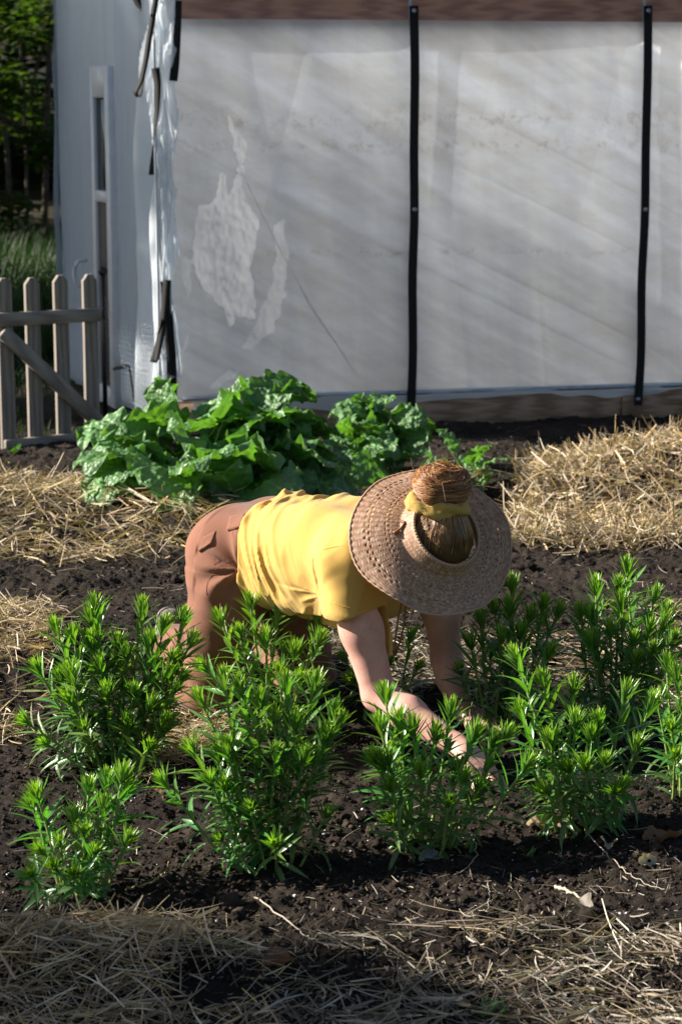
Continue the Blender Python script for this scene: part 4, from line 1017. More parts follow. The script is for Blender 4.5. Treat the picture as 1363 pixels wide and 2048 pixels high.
def build_person():
    root = empty('person', (HIP[0], HIP[1], 0), 'kneeling gardener in yellow t-shirt and brown trousers reaching down among the plants', 'person')
    inv = np.array([HIP[0], HIP[1], 0])
    def out(F, name, mat, parent=root):
        V, Q = F.mesh(); return mesh_obj(name, V - inv, Q, None, mat, parent), V, Q
    # ---------------- body
    B = Field([-.62, 4.66, -.02], [.56, 6.1, .78], .0042)
    B.cap(HIP, SHO - FWD * .05, .085, .095, .05); B.cap(SR, SL, .055, .055, .05)
    for h, k, a, n in ((HR, KR, AR, 1), (HL, KL, AL, 1)):
        B.cap(h, k, .078, .050, .04); B.cap(k, a, .048, .032, .03); B.cap(a, a + np.array([.01, .05, -.05]), .03, .025, .02)
    # near arm
    B.cap(SR, SR + (ER - SR) * .5, .054, .050, .03); B.cap(SR + (ER - SR) * .5, ER, .050, .041, .03)
    fm = ER + (WR - ER) * .35
    B.cap(ER, fm, .042, .043, .02); B.cap(fm, WR, .043, .0245, .02)
    B.cap(SL, SL + (EL - SL) * .55, .052, .048, .03); B.cap(SL + (EL - SL) * .55, EL, .048, .040, .03)
    fm = EL + (WL - EL) * .35
    B.cap(EL, fm, .040, .041, .02); B.cap(fm, WL, .041, .0245, .02)
    tR = hand(B, WR, W(1012, 1600, 4.73) - WR, [-.3, .1, -1], np.array([-.75, -.62, 0]) * 1.0, [.30, .28, .28, .32], .12, 1)
    tL = hand(B, WL, W(1032, 1462, 5.14) - WL, [0, 0, -1], np.array([.36, .92, 0]), [.35, .32, .35, .40], .12, 1)
    # neck and head with face
    B.cap(SHO + FWD * .02, HC - HN * .08, .056, .052, .04)
    ax = np.stack([HS, HF, HN])
    B.ell(HC, ax, [.072, .090, .098], .02); B.ell(HC + HF * .035 - HN * .055, ax, [.055, .055, .06], .03)
    B.cap(HC + HF * .088 + HN * .005, HC + HF * .112 - HN * .035, .007, .013, .012)          # nose
    B.ell(HC + HF * .085 - HN * .068, ax, [.026, .010, .008], .006)                           # lips
    B.ell(HC + HF * .072 - HN * .105, ax, [.022, .02, .018], .02)                             # chin
    for sg in (-1, 1):
        B.ell(HC + HS * sg * .032 + HF * .083 + HN * .004, ax, [.014, .010, .009], .004)      # eyes
        B.ell(HC + HS * sg * .074 - HN * .012 - HF * .005, ax, [.010, .018, .030], .008)      # ears
        B.ell(HC + HS * sg * .04 + HF * .07 - HN * .03, ax, [.02, .02, .02], .03)
    body, _, _ = out(B, 'body', M['skin'])
    for tips in (tR, tL):
        for p, d, r in tips:
            up = unit(UP - (UP @ d) * d); sd = np.cross(d, up); c = p + up * r * .72 + d * .001
            A = np.linspace(0, 2 * np.pi, 9)[:-1]
            ring = c + np.outer(np.cos(A) * .0062, d) + np.outer(np.sin(A) * .0050, sd) - np.outer((np.sin(A) ** 2) * .0014, up)
            mesh_obj('fingernail', np.concatenate([ring - inv, [c + up * .0012 - inv]]), None, np.array([[i, (i + 1) % 8, 8] for i in range(8)]), M['nail'], body)
    # ---------------- trousers
    T = Field([-.64, 5.25, -.01], [.10, 6.12, .68], .0042)
    T.cap(HIP - LFT * .055 - FWD * .015, HIP - LFT * .05 + FWD * .14 + UP * .02, .118, .108, .05); T.cap(HIP + LFT * .055 - FWD * .015, HIP + LFT * .05 + FWD * .14 + UP * .02, .118, .108, .05)
    T.cap(HR - FWD * .035 - UP * .01, HR - FWD * .02 - UP * .10, .105, .102, .05); T.cap(HL - FWD * .035, HL - UP * .10, .105, .10, .05)
    T.cap(HR + UP * -.02, HR + (KR - HR) * .55, .108, .090, .04); T.cap(HR + (KR - HR) * .55, KR, .090, .072, .04); T.cap(KR, AR, .070, .058, .05)
    T.cap(HL, HL + (KL - HL) * .55, .104, .088, .04); T.cap(HL + (KL - HL) * .55, KL, .088, .070, .04); T.cap(KL, AL, .068, .058, .05)
    tdir = unit(KR - HR)
    def tfold(p):
        t = (p - HIP) @ FWD; z = p[:, 2]
        o = .0035 * vnoise(p[:, 0] * 11, p[:, 1] * 11, z * 11, 91) - .0045 * (1 - 2.4 * np.abs(vnoise(p[:, 0] * 9 + z * 5, p[:, 1] * 9, z * 13, 90))).clip(-.2, 1) * (z < .40)
        # creases fanning from the hip joint across the front of the thigh
        q = p - (HR + FWD * .10 - UP * .02); a = np.arctan2(q @ UP, q @ FWD); r = np.linalg.norm(q, axis=1)
        o = o + .0055 * np.sin(a * 9 + 3 * vnoise(p[:, 0] * 5, p[:, 1] * 5, z * 5, 92)) * np.exp(-((r - .13) / .09) ** 2) * (t > -.03)
        # stacked wrinkles near the knee
        o = o + .007 * np.sin(z * 75 + p[:, 0] * 26 + 2.5 * vnoise(p[:, 0] * 9, p[:, 1] * 9, z * 6, 93)) * np.clip(1 - z / .27, 0, 1)
        return o
    T.warp(tfold)
    T.cut(lambda p: (p - HIP) @ FWD - .185)
    T.cut(lambda p: p[:, 1] - (np.where(p[:, 0] < -.33, 5.79, 5.99)))
    pants, PV, PQ = out(T, 'trousers', M['pants'])
    # shoes with soles
    for a, n in ((AR, unit([-.33, .94, 0])), (AL, unit([-.35, .93, 0]))):
        f = Field(a - .16, a + .2, .004)
        heel = a + n * .035 + UP * .055; toe = a + n * .05 - UP * .07
        f.cap(a - n * .02, a + n * .02, .040, .040, .02); f.cap(heel, toe, .036, .038, .03)
        so = mesh_obj('shoe', *[(x - inv if i == 0 else x) for i, x in enumerate(f.mesh())], None, M['shoe'], root)
        g = Field(a - .18, a + .24, .004); g.cap(heel + n * .028, toe + n * .03, .034, .036, .02)
        g.cut(lambda p: -((p - heel) @ n - .030))
        mesh_obj('sole', *[(x - inv if i == 0 else x) for i, x in enumerate(g.mesh())], None, M['sole'], so)
    # ---------------- shirt
    H = Field([-.36, 4.92, .26], [.44, 5.72, .70], .0040)
    for sg in (-1, 1):
        H.cap(HIP + LFT * sg * .050 + FWD * .06 + UP * .03, HIP + LFT * sg * .065 + FWD * .30 + UP * .045, .124, .112, .05)
        H.cap(HIP + LFT * sg * .065 + FWD * .28 + UP * .045, SHO + LFT * sg * .075 - FWD * .02, .114, .106, .05)
        H.cap(HIP + LFT * sg * .05 + FWD * .10 - UP * .035, HIP + LFT * sg * .06 + FWD * .40 - UP * .040, .100, .100, .06)
    H.cap(SR + LFT * .03, SL - LFT * .03, .078, .078, .05); H.cap(SHO, SHO + FWD * .07, .075, .062, .04)
    H.cap(SR + LFT * .02, SR + (ER - SR) * .30, .076, .074, .05); H.cap(SR + (ER - SR) * .30, SR + (ER - SR) * .62, .074, .071, .03)
    H.cap(SL, SL + (EL - SL) * .30, .074, .072, .05); H.cap(SL + (EL - SL) * .30, SL + (EL - SL) * .62, .072, .070, .03)
    def sfold(p):
        q = p - HIP; t = q @ FWD; l = q @ LFT; z = q @ UP
        ang = np.arctan2(z, -l)
        n1 = vnoise(p[:, 0] * 6, p[:, 1] * 6, p[:, 2] * 6, 95)
        # gathered folds across the waist: they run from the back round to the belly, leaning towards the chest
        gather = np.clip(1.08 - t / .34, 0, 1) ** .8
        u = t + .075 * ang + .012 * n1
        n2 = vnoise(u * 26, ang * .9, z * 2, 97); n3 = vnoise(u * 55 + 9, ang * 1.6, z * 3, 98)
        rid = (1 - np.abs(n2) * 2.2).clip(-.6, 1); rid2 = (1 - np.abs(n3) * 2.2).clip(-.6, 1)
        o = -(.0125 * rid + .0045 * rid2) * gather + .006 * gather
        # long drag lines from side seam to armpit
        w = (z + .42 * (t - .1)) * 46 + 2.0 * n1
        o = o + .0055 * np.sin(w) * np.exp(-((t - .27) / .12) ** 2) * (l < .02) * np.clip(.5 - z * 6, 0, 1)
        # pulls fanning out of the armpit
        k = p - (SR - UP * .085 - FWD * .06 - LFT * .04); kr = np.linalg.norm(k, axis=1); ka = np.arctan2(k @ UP, k @ FWD)
        o = o - .0048 * (1 - 2.2 * np.abs(vnoise(ka * 3.4, kr * 5, n1 * .4, 94))).clip(-.2, 1) * np.exp(-((kr - .09) / .08) ** 2)
        # sleeve creases and hem roll
        r = p - SR; ra = r @ UP
        o = o + .0042 * np.sin((r @ FWD) * 60 + ra * 35 + 2 * n1) * np.exp(-(np.linalg.norm(r, axis=1) / .15) ** 2)
        o = o + .0025 * vnoise(p[:, 0] * 16, p[:, 1] * 16, p[:, 2] * 16, 96)
        o = o - .006 * np.exp(-((t - .098) / .010) ** 2)
        return o
    H.warp(sfold)
    H.cut(lambda p: .092 + .012 * np.sin(np.arctan2((p - HIP) @ UP, -(p - HIP) @ LFT) * 3 + 1) - (p - HIP) @ FWD)
    H.cut(lambda p: (p - HIP) @ FWD - .575)
    adR, adL = unit(ER - SR), unit(EL - SL)
    H.cut(lambda p: np.where(p @ np.array([1.0, 0, 0]) > -9, np.where(((p - SR) @ LFT < .075) & (p[:, 2] < .42), (p - SR) @ adR - (.120 + .006 * np.sin((p @ FWD) * 40)), -1), -1))
    H.cut(lambda p: np.where(((p - SL) @ LFT > -.075) & (p[:, 2] < .42), (p - SL) @ adL - .15, -1))
    shirt, SV, SQ = out(H, 'shirt', M['shirt'])
    # ---------------- seams and pockets, stitched on the cloth where it lies
    def on(V, Q, pts, n, lift=.0012):
        bvh = BVHTree.FromPolygons(V.tolist(), Q.tolist()); o = []
        for px, py in spline(np.array(pts, float), n):
            d = ray(px, py); h, nm, _, _ = bvh.ray_cast(Vector(CAM), Vector(d).normalized())
            if h is None: continue
            if nm.dot(Vector(d)) > 0: nm = -nm
            o.append(np.array(h + nm * lift))
        return np.array(o) if len(o) > 2 else None
    def seam(V, Q, pts, n, r, mat, par, name='seam'):
        P = on(V, Q, pts, n)
        if P is not None:
            for _ in range(6): P[1:-1] = .25 * P[:-2] + .5 * P[1:-1] + .25 * P[2:]
            v, q, tr = tube(P - inv, r, 5); mesh_obj(name, v, q, tr, mat, par)
    for pts in ([(428,1062),(432,1090),(430,1120),(428,1142)], [(430,1140),(450,1126),(470,1118),(484,1108)], [(428,1142),(416,1162),(413,1190)], [(462,1042),(468,1078),(478,1110),(490,1130)]):
        seam(PV, PQ, pts, 18, .0006, M['seam'], pants)
    def flap(V, Q, a, b, c, d, mat, par):
        bvh = BVHTree.FromPolygons(V.tolist(), Q.tolist()); nu, nv = 9, 8; g = np.zeros((nv, nu, 3)); nr = np.zeros((nv, nu, 3))
        a, b, c, d = [np.array(q, float) for q in (a, b, c, d)]
        for jv in range(nv):
            for iu in range(nu):
                u, w_ = iu / (nu - 1), jv / (nv - 1); p = (a * (1 - u) + b * u) * (1 - w_) + (d * (1 - u) + c * u) * w_
                h, nm, _, _ = bvh.ray_cast(Vector(CAM), Vector(ray(*p)).normalized())
                if h is None: return
                g[jv, iu] = h; nr[jv, iu] = nm if nm.dot(Vector(ray(*p))) < 0 else -nm
        nm = nr.reshape(-1, 3).mean(0); nm /= np.linalg.norm(nm)
        for _ in range(4):
            g[1:-1, 1:-1] = (g[:-2, 1:-1] + g[2:, 1:-1] + g[1:-1, :-2] + g[1:-1, 2:]) / 4
        lift = (.0015 + .0055 * np.linspace(0, 1, nv) ** 1.5)[:, None, None]
        top = (g + nm * lift).reshape(-1, 3); bot = (g - nm * .002).reshape(-1, 3); n = nu * nv
        f = grid_faces(nv, nu); e = np.concatenate([np.stack([f[:, k], f[:, (k + 1) % 4]], -1) for k in range(4)]); key = np.sort(e, 1)
        _, iv, ct = np.unique(key, axis=0, return_inverse=True, return_counts=True); be = e[ct[iv.ravel()] == 1]
        mesh_obj('pocket_flap', np.concatenate([top, bot]) - inv, np.concatenate([f, np.stack([be[:, 1], be[:, 0], be[:, 0] + n, be[:, 1] + n], -1)]), None, mat, par)
    flap(PV, PQ, (460,1032), (490,1026), (483,1056), (455,1063), M['pants'], pants)
    flap(PV, PQ, (408,1074), (432,1062), (424,1088), (399,1104), M['pants'], pants)
    seam(SV, SQ, [(626,1118),(650,1098),(690,1092),(716,1100)], 20, .0006, M['yseam'], shirt)
    seam(SV, SQ, [(626,1118),(630,1160),(640,1190)], 14, .0006, M['yseam'], shirt)
    seam(SV, SQ, [(667,1205),(690,1214),(720,1217),(748,1214)], 18, .0007, M['yseam'], shirt)
    seam(SV, SQ, [(524,1012),(512,1040),(505,1080),(510,1130),(516,1160)], 18, .0006, M['yseam'], shirt)
    # ---------------- hair
    OP = HC + HN * .062                                  # centre of the hat opening
    BUN = HC + HN * .098 - HF * .094
    hf = Field(HC - .19, HC + .24, .004)
    hf.ell(HC + HN * .006 - HF * .006, ax, [.086, .103, .108], .02)
    hf.cut(lambda p: -((p - HC) @ (HN * .75 - HF * .66)) - .015)
    bd = unit(BUN - HC); 
    hf.cap(HC + bd * .09, BUN, .046, .048, .02)
    bs = unit(np.cross(bd, HS)); bax = np.stack([HS, bs, bd])
    hf.ell(BUN + bd * .012, bax, [.072, .062, .052], .015)
    hf.warp(lambda p: -.005 * vnoise(((p - BUN) @ bax.T)[:, 0] * 30 + 3, ((p - BUN) @ bax.T)[:, 1] * 34, ((p - BUN) @ bax.T)[:, 2] * 40, 17) * (((p - BUN) @ bd) > -.01) + .0022 * vnoise(p[:, 0] * 34, p[:, 1] * 34, p[:, 2] * 34, 99))
    V, Q = hf.mesh()
    c = np.where((((V - BUN) @ bd) > -.022)[:, None], np.array([[.165, .062, .022]]), np.array([[.090, .048, .020]]))
    hair = mesh_obj('hair', V - inv, Q, None, M['hair'], root, c)
    rg = np.random.default_rng(4); mb = MB()
    rad = np.array([.087, .104, .109]); ce = HC + HN * .006 - HF * .006
    bt = unit((BUN - ce) @ ax.T / rad)
    HAIRC = np.array([(.32, .16, .055), (.42, .24, .09), (.20, .09, .032), (.54, .33, .15), (.27, .115, .038), (.12, .055, .02)])
    e1 = unit(np.cross(bt, [0, 0, 1])); e2 = np.cross(bt, e1)
    for i in range(1700):
        a = rg.random() * 6.283; end = .95 + .65 * rg.random(); st = .26 + .06 * rg.random()
        th = np.linspace(st, end, 9); aa = a + (.10 * rg.normal() + .06 * math.sin(a * 9)) * np.linspace(0, 1, 9) + .02 * np.sin(th * 9 + a * 5)
        dirs = np.cos(th)[:, None] * bt + np.sin(th)[:, None] * (np.cos(aa)[:, None] * e1 + np.sin(aa)[:, None] * e2)
        P = ce + (dirs * (rad * (1.0 + .012 * rg.random() + .01 * np.sin(th * 5)[:, None]))) @ ax
        v, q, tr = tube(P - inv, np.linspace(.0008, .0006, 9) * (.6 + .7 * rg.random()), 3, False)
        mb.add(v, q, None, HAIRC[rg.integers(0, 6)] * (.7 + .6 * rg.random()))
    BUNC = np.array([(.42, .17, .055), (.30, .11, .035), (.54, .27, .10), (.20, .07, .025), (.66, .40, .18), (.12, .045, .018)])
    bc = BUN + bd * .012; br = np.array([.0745, .064, .054])
    for i in range(1500):                                  # coils of the bun
        tilt = rg.normal(0, .28, 2); n = unit(np.array([tilt[0], tilt[1], 1.0])); u = unit(np.cross(n, [1, .2, 0])); w = np.cross(n, u)
        hgt = rg.uniform(-.75, .92); a = np.linspace(0, rg.uniform(1.3, 3.4), 12) + rg.random() * 6.28
        hh = hgt + .12 * np.sin(a * 1.3 + rg.random() * 6); r = np.sqrt(np.clip(1 - hh ** 2, .02, 1))
        d = hh[:, None] * n + r[:, None] * (np.cos(a)[:, None] * u + np.sin(a)[:, None] * w)
        P = bc + (d * br * (1 + .06 * rg.random() + .09 * vnoise(d[:, 0] * 2.1 + 3, d[:, 1] * 2.1, d[:, 2] * 2.1, 17))[:, None]) @ bax
        v, q, tr = tube(P - inv, .0006 * (.6 + .8 * rg.random()), 3, False); mb.add(v, q, None, BUNC[rg.integers(0, 6)] * (.7 + .6 * rg.random()))
    for i in range(48):                                   # flyaways
        d = unit(rg.normal(0, 1, 3) + bd * .6 + HS * -.4); P0 = bc + (unit(d @ bax.T) * br) @ bax; tdir = unit(np.cross(d, rg.normal(0, 1, 3)))
        L = rg.uniform(.02, .055); s = np.linspace(0, 1, 6)[:, None]
        P = P0 + d * L * .55 * s + tdir * L * s ** 2 + UP * -.01 * s ** 2
        v, q, tr = tube(P - inv, .00032, 3, False); mb.add(v, q, None, BUNC[rg.integers(0, 6)])
    sd = unit(HS * np.sign(HS[0]) + UP * .25)
    for i in range(46):                                   # loose tail sticking out at the right of the bun
        P0 = bc + sd * .045 - bd * .015 + rg.normal(0, .009, 3); s = np.linspace(0, 1, 6)[:, None]
        P = P0 + sd * (.05 + .03 * rg.random()) * s + rg.normal(0, .014, 3) * s ** 1.5 - UP * .006 * s
        v, q, tr = tube(P - inv, .0006, 3, False); mb.add(v, q, None, BUNC[rg.integers(0, 6)] * .8)
    mb.build('hair_strands', M['hair'], hair)
    # scrunchie: a wrinkled band round the base of the bun
    n1, n2 = 120, 22; a = np.linspace(0, 2 * np.pi, n1, endpoint=False)[:, None]; b = np.linspace(0, 2 * np.pi, n2, endpoint=False)[None]
    sc = BUN - bd * .034
    rr = .0185 * (1 + .28 * np.sin(3 * b + 4 * a) + .22 * vnoise(np.cos(a) * 5 + 0 * b, np.sin(a) * 5 + 0 * b, b * 1.5, 7))
    R0 = .057 + .003 * np.sin(a * 3)
    P = sc + ((R0 + rr * np.cos(b))[..., None] * (np.cos(a)[..., None] * HS * 1.08 + np.sin(a)[..., None] * bs * .95)) + (rr * 1.15 * np.sin(b))[..., None] * bd
    f = grid_faces(n1, n2, True); f = np.concatenate([f, np.stack([(n1 - 1) * n2 + np.arange(n2), (n1 - 1) * n2 + (np.arange(n2) + 1) % n2, (np.arange(n2) + 1) % n2, np.arange(n2)], -1)])
    mesh_obj('scrunchie', P.reshape(-1, 3) - inv, f, None, M['scrunchie'], hair)
    # ---------------- woven straw sun visor: a brim with open rows and a low band
    build_hat(OP, inv)

def build_hat(OP, inv):
    ex = HS if HS[0] > 0 else -HS; ey = np.cross(HN, ex); ey = ey if ey[2] > 0 else -ey
    root = empty('sun_hat', OP, 'wide woven straw sun hat with open crown on the bent head', 'hat')
    nr, na = 46, 300
    a = np.arange(na) * 2 * np.pi / na; s = np.linspace(0, 1, nr)
    A, Sg = np.meshgrid(a, s)
    band = .17                                   # first part of the profile is the raised band
    ul = math.radians(140)
    dr = .5 + .5 * np.cos(A - ul)
    t = np.clip((Sg - band) / (1 - band), 0, 1); u = np.clip(Sg / band, 0, 1)
    rin = .091; r = rin + .016 * u + .097 * t
    r = r * (1 + .03 * np.cos(2 * (A - .4)) * t)
    h = -.040 * u - .014 * t - .048 * (dr ** 3) * t ** 1.7 + .020 * np.cos(A - ul - math.pi) * t + .010 * np.sin(A * 3 + 1) * t ** 2 + .006 * np.sin(A * 5 + 2.4) * t ** 2 + .004 * np.sin(A * 7) * t ** 2
    # weave relief: each splint stands a little over its neighbour
    ii, jj = np.meshgrid(np.arange(na), np.arange(nr))
    wv = .0011 * np.sin(ii * math.pi / 2 + (jj % 2) * math.pi) + .0005 * (jj % 2)
    P = (r * np.cos(A))[..., None] * ex + (r * np.sin(A) * 1.02)[..., None] * ey + (h + wv)[..., None] * HN
    top = P.reshape(-1, 3); bot = (P - HN * .0028).reshape(-1, 3)
    f = grid_faces(nr, na, True)
    row = np.repeat(np.arange(nr - 1), na); colm = np.tile(np.arange(na), nr - 1)
    hole = np.zeros(len(f), bool)
    for rw, ph in ((16, 0), (19, 2), (31, 0), (34, 2)): hole |= (row == rw) & ((colm + ph) % 5 < 2)
    for rw in (12, 13, 25): hole |= (row == rw) & ((colm * 7 + rw) % 17 == 0)
    f = f[~hole]
    n = len(top)
    e = np.concatenate([np.stack([f[:, i], f[:, (i + 1) % 4]], -1) for i in range(4)])
    key = np.sort(e, 1); _, inv_i, cnt = np.unique(key, axis=0, return_inverse=True, return_counts=True)
    be = e[cnt[inv_i.ravel()] == 1]
    wall = np.stack([be[:, 1], be[:, 0], be[:, 0] + n, be[:, 1] + n], -1)
    F = np.concatenate([f, f[:, ::-1] + n, wall])
    rg = np.random.default_rng(2)
    cc = np.array([(.55, .33, .22), (.64, .42, .29), (.45, .255, .16), (.74, .53, .39), (.58, .33, .20)])[_pat(ii // 2, jj)]
    cc = cc * (1 - .45 * ((ii % 4 == 0) | (jj % 2 == 0))[..., None] * .55)
    C = np.concatenate([cc.reshape(-1, 3)] * 2)
    mesh_obj('brim', np.concatenate([top, bot]), F, None, M['hat'], root, C)
    # rolled outer edge
    edge = P[-1]; v, q, tr = tube(np.concatenate([edge, edge[:2]]), .0028, 6, False); mesh_obj('edge_binding', v, q, tr, M['hat'], root, np.tile([.58, .38, .26], (len(v), 1)))
    edge = P[0]; v, q, tr = tube(np.concatenate([edge, edge[:2]]), .0042, 6, False); mesh_obj('band_binding', v, q, tr, M['hat'], root, np.tile([.60, .42, .30], (len(v), 1)))
    # leather cord: a loop hanging below the brim and a short end on the brim
    b = W(805, 1195, 5.02); mb = MB()
    for dx, ln in ((-6, 0), (6, 4)):
        pts = [W(808 + dx * .3, 1190, 5.02), W(803 + dx, 1230, 5.01), W(797 + dx, 1270, 5.0), W(788 + dx * .4, 1306 + ln, 5.0)]
        v, q, tr = tube(spline(pts, 16) - OP, .0026, 6); mb.add(v, q, tr)
    v, q, tr = tube([W(790, 1285, 5.0) - OP, W(787, 1312, 5.0) - OP], [.006, .003], 7); mb.add(v, q, tr)
    mb.build('leather_cord', M['leather'], root)
    i = int(na * .42)
    pts = [P[8, i] + HN * .006, P[6, i + 4] + HN * .008, P[9, i + 10] + HN * .006, P[14, i + 14] + HN * .005]
    v, q, tr = tube(spline(pts, 14), [.0035] * 10 + [.005] * 4, 6); mesh_obj('cord_end', v, q, tr, M['leather'], root)
def _pat(i, j):
    h = _hash(i, j, 0 * i, 13); return (h * 4.999).astype(int)
build_person()

# ------------------------------------------------------------------ small things on the soil
def dry_leaf(px, py, L, seed, label, col):
    rg = np.random.default_rng(seed); p = G(px, py); p[2] = gz(p[0], p[1]) + .006
    nu, nv = 14, 11; u = np.linspace(0, 1, nu)[:, None]; v = np.linspace(-1, 1, nv)[None]
    x = (u - .5) * L + 0 * v; y = v * L * .30 * np.sin(np.pi * np.clip(u * .96 + .02, 0, 1)) ** .7 * (1 + .18 * np.sin(u * 20 + seed))
    z = .28 * L * (v ** 2) * (.5 + rg.random()) * np.sin(np.pi * u) + .07 * L * fbm(x * 45, y * 45, None, 2, seed) + .10 * L * np.sin(u * 4 + seed)
    C = np.array(col) * (1 + .3 * fbm(x * 30, y * 30, None, 2, seed + 1).reshape(-1, 1))
    o = mesh_obj('dry_leaf', np.stack([x, y, z + 0 * v], -1).reshape(-1, 3), grid_faces(nu, nv), None, M['dryleaf'], None, C)
    o.location = Vector(p); o.rotation_euler = (rg.normal(0, .3), rg.normal(0, .2), rg.random() * 6.28)
    tag(o, label, 'dry leaf', 'dry leaves on the soil')
dry_leaf(1095, 1668, .10, 1, 'pale curled dry leaf below the sunlit right clump', (.34, .25, .16))
dry_leaf(1325, 1700, .11, 2, 'large brown curled leaf at the right edge', (.24, .13, .07))
dry_leaf(1292, 1750, .05, 3, 'small cream dry leaf below the large brown one', (.50, .42, .30))
dry_leaf(555, 1990, .07, 4, 'reddish crumpled leaf in the straw at the bottom', (.24, .12, .08))
dry_leaf(1170, 1835, .06, 5, 'grey crumpled leaf at the top edge of the bottom straw', (.32, .28, .24))
dry_leaf(320, 1608, .045, 6, 'small dark brown leaf right of the left clumps', (.14, .08, .05))
dry_leaf(1215, 1715, .06, 7, 'grey brown dry leaf left of the large brown one', (.30, .25, .20))
def stone(px, py, s, label, seed):
    p = G(px, py); p[2] = gz(p[0], p[1]) + s[2] * .45
    v = IV3 * (1 + .16 * fbm(IV3[:, 0] * 1.6 + seed, IV3[:, 1] * 1.6, IV3[:, 2] * 1.6, 3, seed)[:, None]); v = np.sign(v) * np.abs(v) ** .85 * np.array(s)
    o = mesh_obj('stone', v, None, IF3, M['stone'], None, None, None, True); o.location = Vector(p); o.rotation_euler = (.2, -.1, seed)
    tag(o, label, 'stone')
stone(856, 1722, (.028, .018, .012), 'angular grey stone at the foot of the leafy clump', 1)
stone(226, 1858, (.011, .008, .006), 'small pale blue pebble on the soil above bottom left straw', 2)
def twig(pts, r, label, seed, col=(.42, .36, .29)):
    P = []
    for px, py, z in pts:
        g = G(px, py, z); g[2] = max(g[2], gz(g[0], g[1]) + z * .3 + .004); P.append(g)
    P = spline(P, 26); P = P + .002 * np.random.default_rng(seed).normal(0, 1, P.shape)
    v, q, tr = tube(P - P[0], np.linspace(r, r * .5, 26), 5)
    o = mesh_obj('twig', v, q, tr, M['straw'], None, np.tile(col, (len(v), 1))); o.location = Vector(P[0])
    tag(o, label, 'twig', 'thin dry twigs on the soil')
twig([(938, 1660, .02), (952, 1700, .01), (945, 1745, .005), (905, 1765, .004), (800, 1748, .004)], .0016, 'long curved dry stalk hooking round below the clump with the stone', 1)
twig([(1170, 1678, .02), (1215, 1730, .008), (1270, 1775, .006), (1330, 1805, .006)], .0018, 'straight pale twig slanting below the right clump', 2)
twig([(1108, 1776, .012), (1140, 1795, .012), (1172, 1815, .01)], .0042, 'short thick straw stick alone on the dark soil', 3, (.5, .44, .34))
twig([(255, 1785, .006), (300, 1775, .01), (328, 1745, .02), (342, 1720, .05)], .003, 'bent tan blade on the dark soil at the left', 4, (.45, .33, .15))
twig([(510, 1800, .01), (575, 1850, .015), (620, 1890, .012), (660, 1945, .01)], .0022, 'long pale twig leading into the bottom straw', 5)
twig([(628, 1885, .02), (700, 1885, .03), (760, 1910, .02), (778, 1945, .01)], .002, 'arched pale twig over the bottom straw', 6)
twig([(975, 1765, .02), (978, 1800, .02), (970, 1850, .01), (940, 1900, .01)], .0013, 'thin wiry twig standing near the bottom centre', 7)
twig([(85, 1800, .06), (105, 1840, .03), (128, 1875, .01)], .004, 'thick leaning straw stick at the bottom left', 8, (.55, .43, .26))
twig([(936, 1440, .10), (950, 1380, .16), (958, 1340, .22)], .0012, 'bare upright twig between the far hand and the shaded plants', 9, (.30, .22, .17))
for k, (px, py, lab) in enumerate([(1058, 1718, 'tiny green seedling on dark soil left of the brown leaf'), (975, 2040, 'small green weed at the bottom edge in straw'), (30, 915, 'small weed below the picket gate')]):
    p = G(px, py); p[2] = gz(p[0], p[1]); n = 9; rg = np.random.default_rng(60 + k); sc = (1, 1.5, 2.2)[k]
    V, F, C, U = leaf_batch(np.tile([0, 0, .004], (n, 1)) + rg.normal(0, .006 * sc, (n, 3)) * [1, 1, .3], rg.random(n) * 6.28, .5 + .5 * rg.random(n), -.8 * rg.random(n), (.016 + .01 * rg.random(n)) * sc, (.007 + .003 * rg.random(n)) * sc, .2 + 0 * rg.random(n), np.tile([.06, .16, .03], (n, 1)) * (.7 + .6 * rg.random((n, 1))))
    o = mesh_obj('seedling', V, F, None, M['leaf'], None, C, U); o.location = Vector(p); tag(o, lab, 'seedling', 'small weeds')

# ------------------------------------------------------------------ trees and grass at the back left
def crown_mesh(seed, n, rx, rz, leaf, clumps=26):
    rg = np.random.default_rng(seed)
    cc = rg.normal(0, 1, (clumps, 3)); cc = cc / np.linalg.norm(cc, axis=1)[:, None] * (rg.random((clumps, 1)) ** .45) * [rx, rx, rz]
    cr = (.22 + .22 * rg.random(clumps)) * rx
    k = rg.integers(0, clumps, n); d = rg.normal(0, 1, (n, 3)); d /= np.linalg.norm(d, axis=1)[:, None]
    p = cc[k] + d * (cr[k] * rg.random(n) ** .4)[:, None] * [1, 1, .65]
    az = rg.random(n) * 6.28; col = np.array([.038, .082, .016]) * (.6 + .8 * rg.random((n, 1))) + np.array([.03, .03, 0]) * rg.random((n, 1))
    L = leaf * (.7 + .6 * rg.random(n))
    return leaf_batch(p, az, -.5 + .9 * rg.random(n), -.4 * rg.random(n), L, L * .55, .2 + .2 * rg.random(n), col, 4), cc
